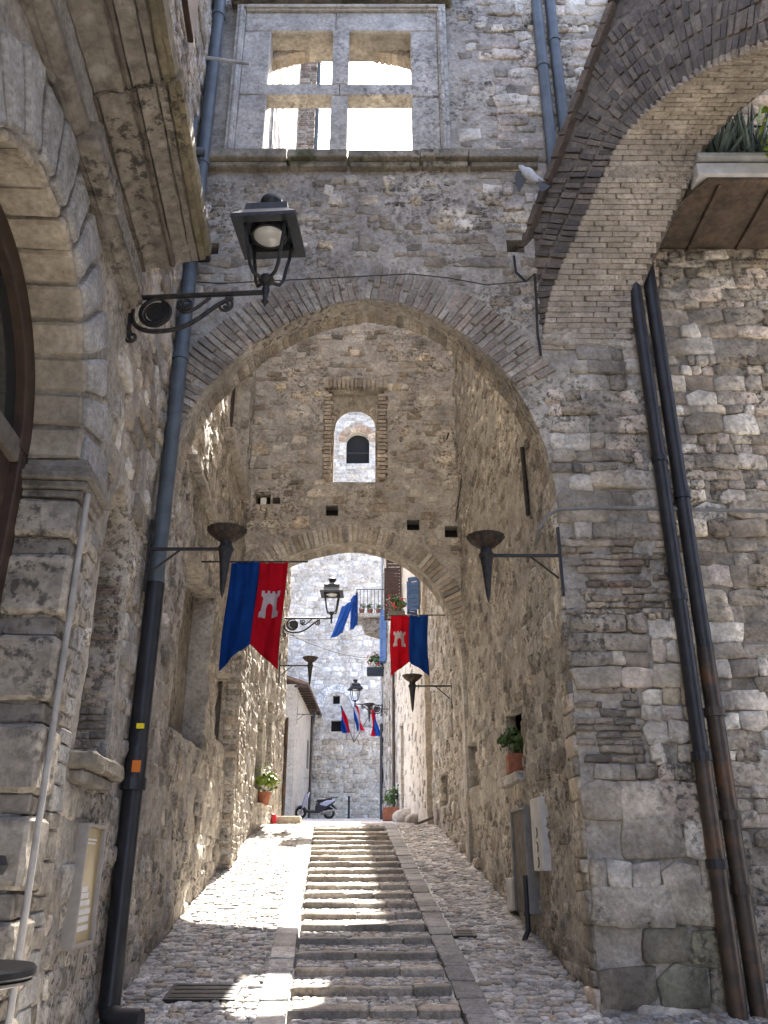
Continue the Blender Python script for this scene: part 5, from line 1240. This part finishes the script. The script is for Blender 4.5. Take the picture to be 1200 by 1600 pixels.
# wires across the far street
for px0, py0, px1, py1, Y0_, Y1_, lab in ((447, 988, 600, 1026, 20, 33, 'sagging black wire crossing below the small lantern'), (447, 995, 597, 980, 22, 33, 'faint wire crossing the far street at balcony height'), (456, 1190, 482, 1215, 36.2, 43, 'slack wire on the cream plastered wall')):
    a = at(px0, py0, Y0_); b = at(px1, py1, Y1_); o = MB().tube([a.lerp(b, k / 12) - Vector((0, 0, .25 * 4 * (k / 12) * (1 - k / 12))) for k in range(13)], .012, 5).build('wire', 'iron'); tag(o, lab, 'wire')

# ------------------------------------------------------------------ scooter
def scooter(loc, rz):
    t = thing('scooter', loc, 'parked scooter with grey fairing and black seat on the square at the top', 'scooter', rz=rz); kw = dict(local=True)   # front towards -x
    for nm, x in (('wheel', -.62), ('wheel', .62)):
        w_ = MB()
        prof = [(x + .25 * math.cos(2 * math.pi * k / 28), 0, .25 + .25 * math.sin(2 * math.pi * k / 28)) for k in range(29)]
        w_.tube([(p[0] * 1.0 + (x - p[0]) * .2, 0, .25 + (p[2] - .25) * .8) for p in prof], .055, 8, False)
        wo = w_.build(nm, 'rubber', t, smooth=True, **kw)
        r_ = MB(); 
        for k in range(5): a = 2 * math.pi * k / 5; r_.tube([(x, 0, .25), (x + .16 * math.cos(a), 0, .25 + .16 * math.sin(a))], .016, 6)
        r_.tube([(x, -.05, .25), (x, .05, .25)], .05, 10); r_.build('rim', 'aluminium', wo, local=True)
    MB().tube([(-.62, -.06, .25), (-.55, -.06, .52), (-.44, 0, .75), (-.36, 0, 1.0)], .03, 8).build('fork', 'aluminium', t, smooth=True, **kw)
    def slab(nm, poly, wd, mat, tp=.7): 
        m = MB(); n = len(poly); vs = [(x, -wd * (tp if k % 1 else 1), z) for k, (x, z) in enumerate(poly)] + [(x, wd, z) for x, z in poly]
        m.add(vs, [tuple(range(n)), tuple(range(2 * n - 1, n - 1, -1))] + [(i, i + n, (i + 1) % n + n, (i + 1) % n) for i in range(n)]); return m.build(nm, mat, t, bevel=.03, smooth=True, **kw)
    slab('front_shield', [(-.58, .42), (-.46, .46), (-.27, .98), (-.33, 1.06), (-.45, .98), (-.58, .62)], .17, 'scooter_paint')
    slab('front_mudguard', [(-.92, .36), (-.80, .52), (-.58, .58), (-.44, .46), (-.50, .44), (-.62, .52), (-.78, .46)], .07, 'scooter_paint')
    slab('floorboard', [(-.5, .26), (.12, .24), (.14, .33), (-.36, .36), (-.46, .50), (-.52, .48)], .16, 'scooter_black')
    slab('body', [(.02, .26), (.14, .24), (.5, .40), (.86, .70), (.88, .78), (.5, .74), (.1, .70), (.0, .5)], .15, 'scooter_black')
    slab('side_fairing', [(.16, .56), (.48, .50), (.84, .72), (.86, .80), (.48, .76), (.2, .66)], .165, 'scooter_paint')
    slab('seat', [(.0, .70), (.1, .80), (.4, .82), (.6, .88), (.76, .86), (.72, .78), (.1, .70)], .13, 'scooter_black')
    slab('engine', [(.28, .18), (.70, .18), (.74, .32), (.3, .36)], .14, 'aluminium')
    MB().tube([(.35, -.17, .26), (.85, -.17, .36)], .05, 10).build('exhaust', 'aluminium', t, smooth=True, **kw)
    slab('rear_mudguard', [(.7, .52), (.96, .38), (.98, .42), (.74, .66)], .05, 'scooter_black')
    MB().tube([(.62, 0, .88), (.95, 0, .90), (.95, .1, .9), (.95, -.1, .9)], .018, 6).build('grab_rail', 'scooter_black', t, **kw)
    MB().tube([(-.34, -.32, 1.08), (-.38, -.15, 1.04), (-.38, .15, 1.04), (-.34, .32, 1.08)], .018, 8).build('handlebar', 'scooter_black', t, smooth=True, **kw)
    slab('headlight', [(-.46, .96), (-.34, 1.10), (-.24, 1.10), (-.28, .98)], .12, 'scooter_paint')
    for s_ in (-1, 1):
        MB().tube([(-.35, .24 * s_, 1.06), (-.30, .30 * s_, 1.22)], .008, 5).build('mirror_stalk', 'scooter_black', t, **kw)
        m = MB().lathe([(.0, -.012), (.05, -.01), (.05, .01), (.0, .012)], 12); m.v = [Vector((v.z - .29, v.y + .30 * s_, v.x * .7 + 1.25)) for v in m.v]; m.build('mirror', 'scooter_black', t, **kw)
    MB().tube([(.1, -.1, .2), (.16, -.22, .0)], .012, 6).build('side_stand', 'iron', t, **kw)
    return t
sx = at(492, 1270, 37.6).x; scooter((sx, 37.6, gz(37.6)), R(10)).scale = (.97,) * 3
bx = at(545, 1270, 42).x; t = thing('bollard', (bx, 42, gz(42)), 'thin dark metal bollard beside the scooter at the far wall', 'bollard'); MB().lathe([(.05, 0), (.05, .9), (.065, .92), (.06, .98), (.02, 1.0)], 12, (bx, 42, gz(42))).build('post', 'iron_blue', t, smooth=True); MB().lathe([(.09, 0), (.09, .04), (.05, .06)], 12, (bx, 42, gz(42))).build('base', 'iron_blue', t)
# rough stone bench by the right house, wooden ramp plank, low wall end with red cap
for px, py, Y, sz in ((640, 1280, 24, .6), (627, 1282, 25, .5), (655, 1284, 22, .4)):
    p = at(px, py, Y); bm = bmesh.new(); bmesh.ops.create_icosphere(bm, subdivisions=3, radius=.5)
    for v in bm.verts:
        k = 1 + .5 * float(fbm(np.array(v.co.x * 2.2 + Y), np.array(v.co.y * 2.2 + v.co.z * 1.7), 5)); v.co = Vector((v.co.x * 1.35, v.co.y, max(v.co.z, -.3) * .85)) * (k * sz)
    me = bpy.data.meshes.new('boulder'); bm.to_mesh(me); bm.free(); me.materials.append(MATS['portal_jamb']); me.shade_smooth()
    o = link('boulder', me, None, Matrix.Translation((wr(Y) - sz * .25, Y, gz(Y) + sz * .15)))
    tag(o, {24: 'largest rough boulder at the foot of the right house', 25: 'boulder next to the brown planter at the right house', 22: 'smallest nearest boulder against the right wall by the tall niche'}[Y], 'boulder')
a = at(653, 1294, 19.5); b = at(676, 1284, 19.2); o = MB().box((-.35, -.08, 0), (.35, .08, .05), Matrix.Translation((a.x + .25, 19.4, gz(19.4) + .09)) @ Matrix.Rotation(-.35, 4, 'Y')).build('plank', 'wood_grey', bevel=.005); tag(o, 'short weathered plank leaning at the foot of the right wall niche', 'plank')
p = at(449, 1297, 20.5); t = thing('low_wall_end', (p.x - .1, 20.5, gz(20.5)), 'low tan stone block at the end of the left wall with a red post cap', 'block'); MB().box((p.x - .35, 20.3, gz(20.5) - .05), (p.x + .3, 20.8, gz(20.5) + .17)).build('block', 'portal_tan', t, bevel=.02); MB().lathe([(.07, 0), (.07, .16), (.05, .2), (0, .21)], 10, (p.x - .3, 20.22, gz(20.4))).build('red_cap', 'petal', t, smooth=True)

# ------------------------------------------------------------------ small things on the near walls
s0 = Lp(118, 1285); s1 = Lp(146, 1300); s2 = Lp(96, 1485)
dc = thing('display_case', FL @ Vector((s0[0], 0, s2[1])), 'narrow framed glass display case with a brown notice on the left wall', 'display case')
cw0, cw1, cz0, cz1 = s0[0], s0[0] + .58, s2[1], s0[1]
def lb_(name, a, b, c, d, y0, y1, mat, bev=.006): return MB().prism(rect(a, b, c, d), y0, y1, FL).build(name, mat, dc, bevel=bev)
for q in ((cw0, cw0 + .03, cz0, cz1), (cw1 - .03, cw1, cz0, cz1), (cw0 + .03, cw1 - .03, cz1 - .03, cz1), (cw0 + .03, cw1 - .03, cz0, cz0 + .03)): lb_('frame', *q, -.10, .05, 'aluminium')
lb_('notice', cw0 + .03, cw1 - .03, cz0 + .03, cz1 - .03, -.07, .04, 'case_board', 0)
for k, (z, l, r_) in enumerate(((.86, .14, .40), (.83, .14, .36), (.44, .10, .3), (.39, .10, .34), (.33, .10, .40), (.26, .1, .45), (.2, .12, .42), (.13, .1, .44))):
    zz = cz0 + (cz1 - cz0) * z; lb_('print_line', cw0 + l, cw0 + r_, zz, zz + (.012 if z > .5 else .035), -.0745, -.0702, 'white_paint', 0)
# round black table at the lower left corner
tp = at(20, 1515, 3.4); tb = thing('table', (tp.x - .12, 3.4, gz(3.4)), 'edge of a round black table top at the lower left corner', 'table')
cx_ = tp.x - .02
MB().lathe([(.0, -.035), (.24, -.035), (.26, -.02), (.26, .0), (.25, .01), (.0, .01)], 40, (cx_ - .17, 3.4, tp.z)).build('table_top', 'scooter_black', tb, smooth=True)
MB().lathe([(.23, -.05), (.25, -.045), (.25, -.036), (.23, -.036)], 40, (cx_ - .17, 3.4, tp.z)).build('rim', 'aluminium', tb)
MB().tube([(cx_ - .17, 3.4, tp.z - .03), (cx_ - .17, 3.4, gz(3.4) + .02)], .03, 10).build('leg', 'scooter_black', tb); MB().lathe([(.2, 0), (.2, .02), (.04, .05)], 24, (cx_ - .17, 3.4, gz(3.4))).build('base', 'scooter_black', tb)
tp = at(-6, 1352, 3.6); kn = thing('iron_rod', tp, 'round end of a black rod peeking in at the left edge beside the portal', 'rod'); MB().lathe([(.0, -.04), (.03, -.035), (.045, 0), (.03, .035), (0, .04)], 16, tp).build('knob', 'scooter_black', kn, smooth=True); MB().tube([tp, (tp.x - .55, tp.y + .1, tp.z)], .012, 6).build('rod', 'scooter_black', kn)
# cupboard door, plaques and a standpipe on the right passage wall
def rpanel(name, x0, y0, x1, y1, d, mat, label, cat, frame_=0, rows=0):
    a = Pr(x0, (y0 + y1) / 2)[0]; b = Pr(x1, (y0 + y1) / 2)[0]; c = Pr((x0 + x1) / 2, y1)[1]; e = Pr((x0 + x1) / 2, y0)[1]; off = .075
    t = thing(name, FPR @ Vector(((a + b) / 2, 0, c)), label, cat); MB().prism(rect(min(a, b), max(a, b), c, e), -off - d, .05, FPR).build('panel', mat, t, bevel=.008)
    if frame_:
        a, b = min(a, b), max(a, b)
        for q in ((a - frame_, a, c, e + frame_), (b, b + frame_, c, e + frame_), (a, b, e, e + frame_)): MB().prism(rect(*q), -off - d - .025, .05, FPR).build('frame', 'conduit_grey', t, bevel=.005)
    if rows:
        for k in range(rows):
            s_ = (a + b) / 2 + .0; z = c + (e - c) * (.12 + .2 * k)
            MB().tube([FPR @ Vector((s_ + .05 * math.cos(q), -off - d - .004, z + .05 * math.sin(q) * (1 if k % 2 else -1))) for q in np.linspace(-1.2, 1.9, 8)], .008, 4).build('painted_sign', 'wood_grey', t)
    return t
rpanel('cupboard_door', 817, 1266, 839, 1425, .02, 'wood_grey', 'grey wooden cupboard door with metal frame low on the right wall', 'door', .025)
rpanel('wall_plaque', 843, 1246, 859, 1361, .012, 'plaque_grey', 'tall white plaque with faded numerals beside the cupboard door', 'plaque', .0, 3)
rpanel('wall_plaque', 802, 1372, 811, 1421, .012, 'plaque_grey', 'small white plate low on the right wall, left of the cupboard door', 'plaque')
a = FPR @ Vector((Pr(842, 1400)[0], -.14, 0)); z1 = Pr(842, 1368)[1]; t = thing('standpipe', (a.x, a.y, gz(a.y)), 'short dark standpipe against the foot of the right passage wall', 'pipe'); MB().tube([(a.x, a.y, z1), (a.x, a.y, gz(a.y) + .1), (a.x - .05, a.y, gz(a.y))], .03, 10).build('pipe', 'pipe_dark', t, smooth=True); MB().tube([(a.x, a.y, z1 - .4), (a.x, a.y, z1 - .36)], .04, 10).build('collar', 'pipe_dark', t)
# cracks: thin timber on the right wall
a = FPR @ Vector((Pr(822, 700)[0], -.05, Pr(822, 700)[1])); b = FPR @ Vector((Pr(832, 805)[0], -.05, Pr(832, 805)[1])); o = MB().tube([a, b], .03, 6).build('iron_strap', 'iron'); tag(o, 'dark upright iron strap on the right passage wall near the pointed arch', 'strap')
# vertical cable on the inner wall's right corner
o = MB().tube([at(747, 600, 12.6), at(735, 660, 13.2), at(722, 740, 14), at(712, 815, 14.3)], .012, 5).build('cable', 'iron'); tag(o, 'black cable descending along the corner right of the little arched window', 'cable')
# iron pins on the inner walls
for px, py, lab in ((698, 686, 'short iron pin at the right of the little arched window'), (388, 743, 'short iron pin at the left edge of the inner wall')):
    p = at(px, py, YB); o = MB().tube([(p.x, YB + .02, p.z), (p.x + .02, YB - .25, p.z)], .015, 6).build('iron_pin', 'iron'); tag(o, lab, 'pin')

# ------------------------------------------------------------------ pigeon in flight
def pigeon(px, py, Y):
    p = at(px, py, Y); t = thing('pigeon', p, 'grey pigeon flying past the wall beside the upper downpipes', 'bird')
    bm_ = MB(); n = 12; ax = Vector((-.55, .1, .8)).normalized()
    prof = [(-.19, .004), (-.14, .03), (-.07, .055), (.0, .065), (.06, .055), (.10, .035), (.125, .032), (.15, .034), (.175, .02), (.20, .004)]
    b1 = ax.orthogonal().normalized(); b2 = ax.cross(b1); vs = []; fs = []
    for (l, r_) in prof:
        for k in range(n): q = 6.283 * k / n; vs.append(p + (ax * l + (b1 * math.cos(q) + b2 * math.sin(q)) * r_ * 1.15) * .85)
    for i in range(len(prof) - 1):
        for k in range(n): fs.append((i * n + k, i * n + (k + 1) % n, (i + 1) * n + (k + 1) % n, (i + 1) * n + k))
    bm_.add(vs, fs); bm_.build('body', 'bird_pale', t, smooth=True)
    for sg, up_ in ((1, .1), (-1, .25)):
        side = Vector((.45 * sg, .35, -.55 if sg < 0 else .15)).normalized() * .62; m = MB(); r0 = p + ax * .06; pts = []
        for k, (o_, le, te) in enumerate(((.03, .05, -.07), (.13, .08, -.08), (.22, .06, -.09), (.31, -.02, -.10), (.36, -.10, -.12))):
            lift = Vector((0, -.1, .03)) * (up_ * o_ / .3); pts.append((r0 + side * o_ + ax * le + lift, r0 + side * o_ + ax * te + lift))
        vs = [q for pr_ in pts for q in pr_]; vs2 = [v + Vector((0, .008, 0)) for v in vs]; k = len(vs)
        m.add(vs + vs2, [(2 * i, 2 * i + 1, 2 * i + 3, 2 * i + 2) for i in range(4)] + [(k + 2 * i, k + 2 * i + 2, k + 2 * i + 3, k + 2 * i + 1) for i in range(4)]); m.build('wing', 'bird_dark' if sg < 0 else 'bird_pale', t, smooth=True)
    m = MB(); tl = p - ax * .16; sd_ = Vector((.8, -.2, .5)).normalized(); m.add([tl + sd_ * .02, tl - sd_ * .02, tl - ax * .13 - sd_ * .06, tl - ax * .14, tl - ax * .13 + sd_ * .06, tl - ax * .13 + Vector((0, .01, 0))], [(0, 1, 2, 3), (0, 3, 4)]); m.build('tail', 'bird_dark', t)
    bk = p + ax * .2; MB().tube([bk - ax * .01, bk + ax * .02], [.008, .002], 6).build('beak', 'bird_dark', t)
pigeon(826, 272, 7.0)
print('objects', len(bpy.data.objects), 'tris', sum(len(m.polygons) for m in bpy.data.meshes))
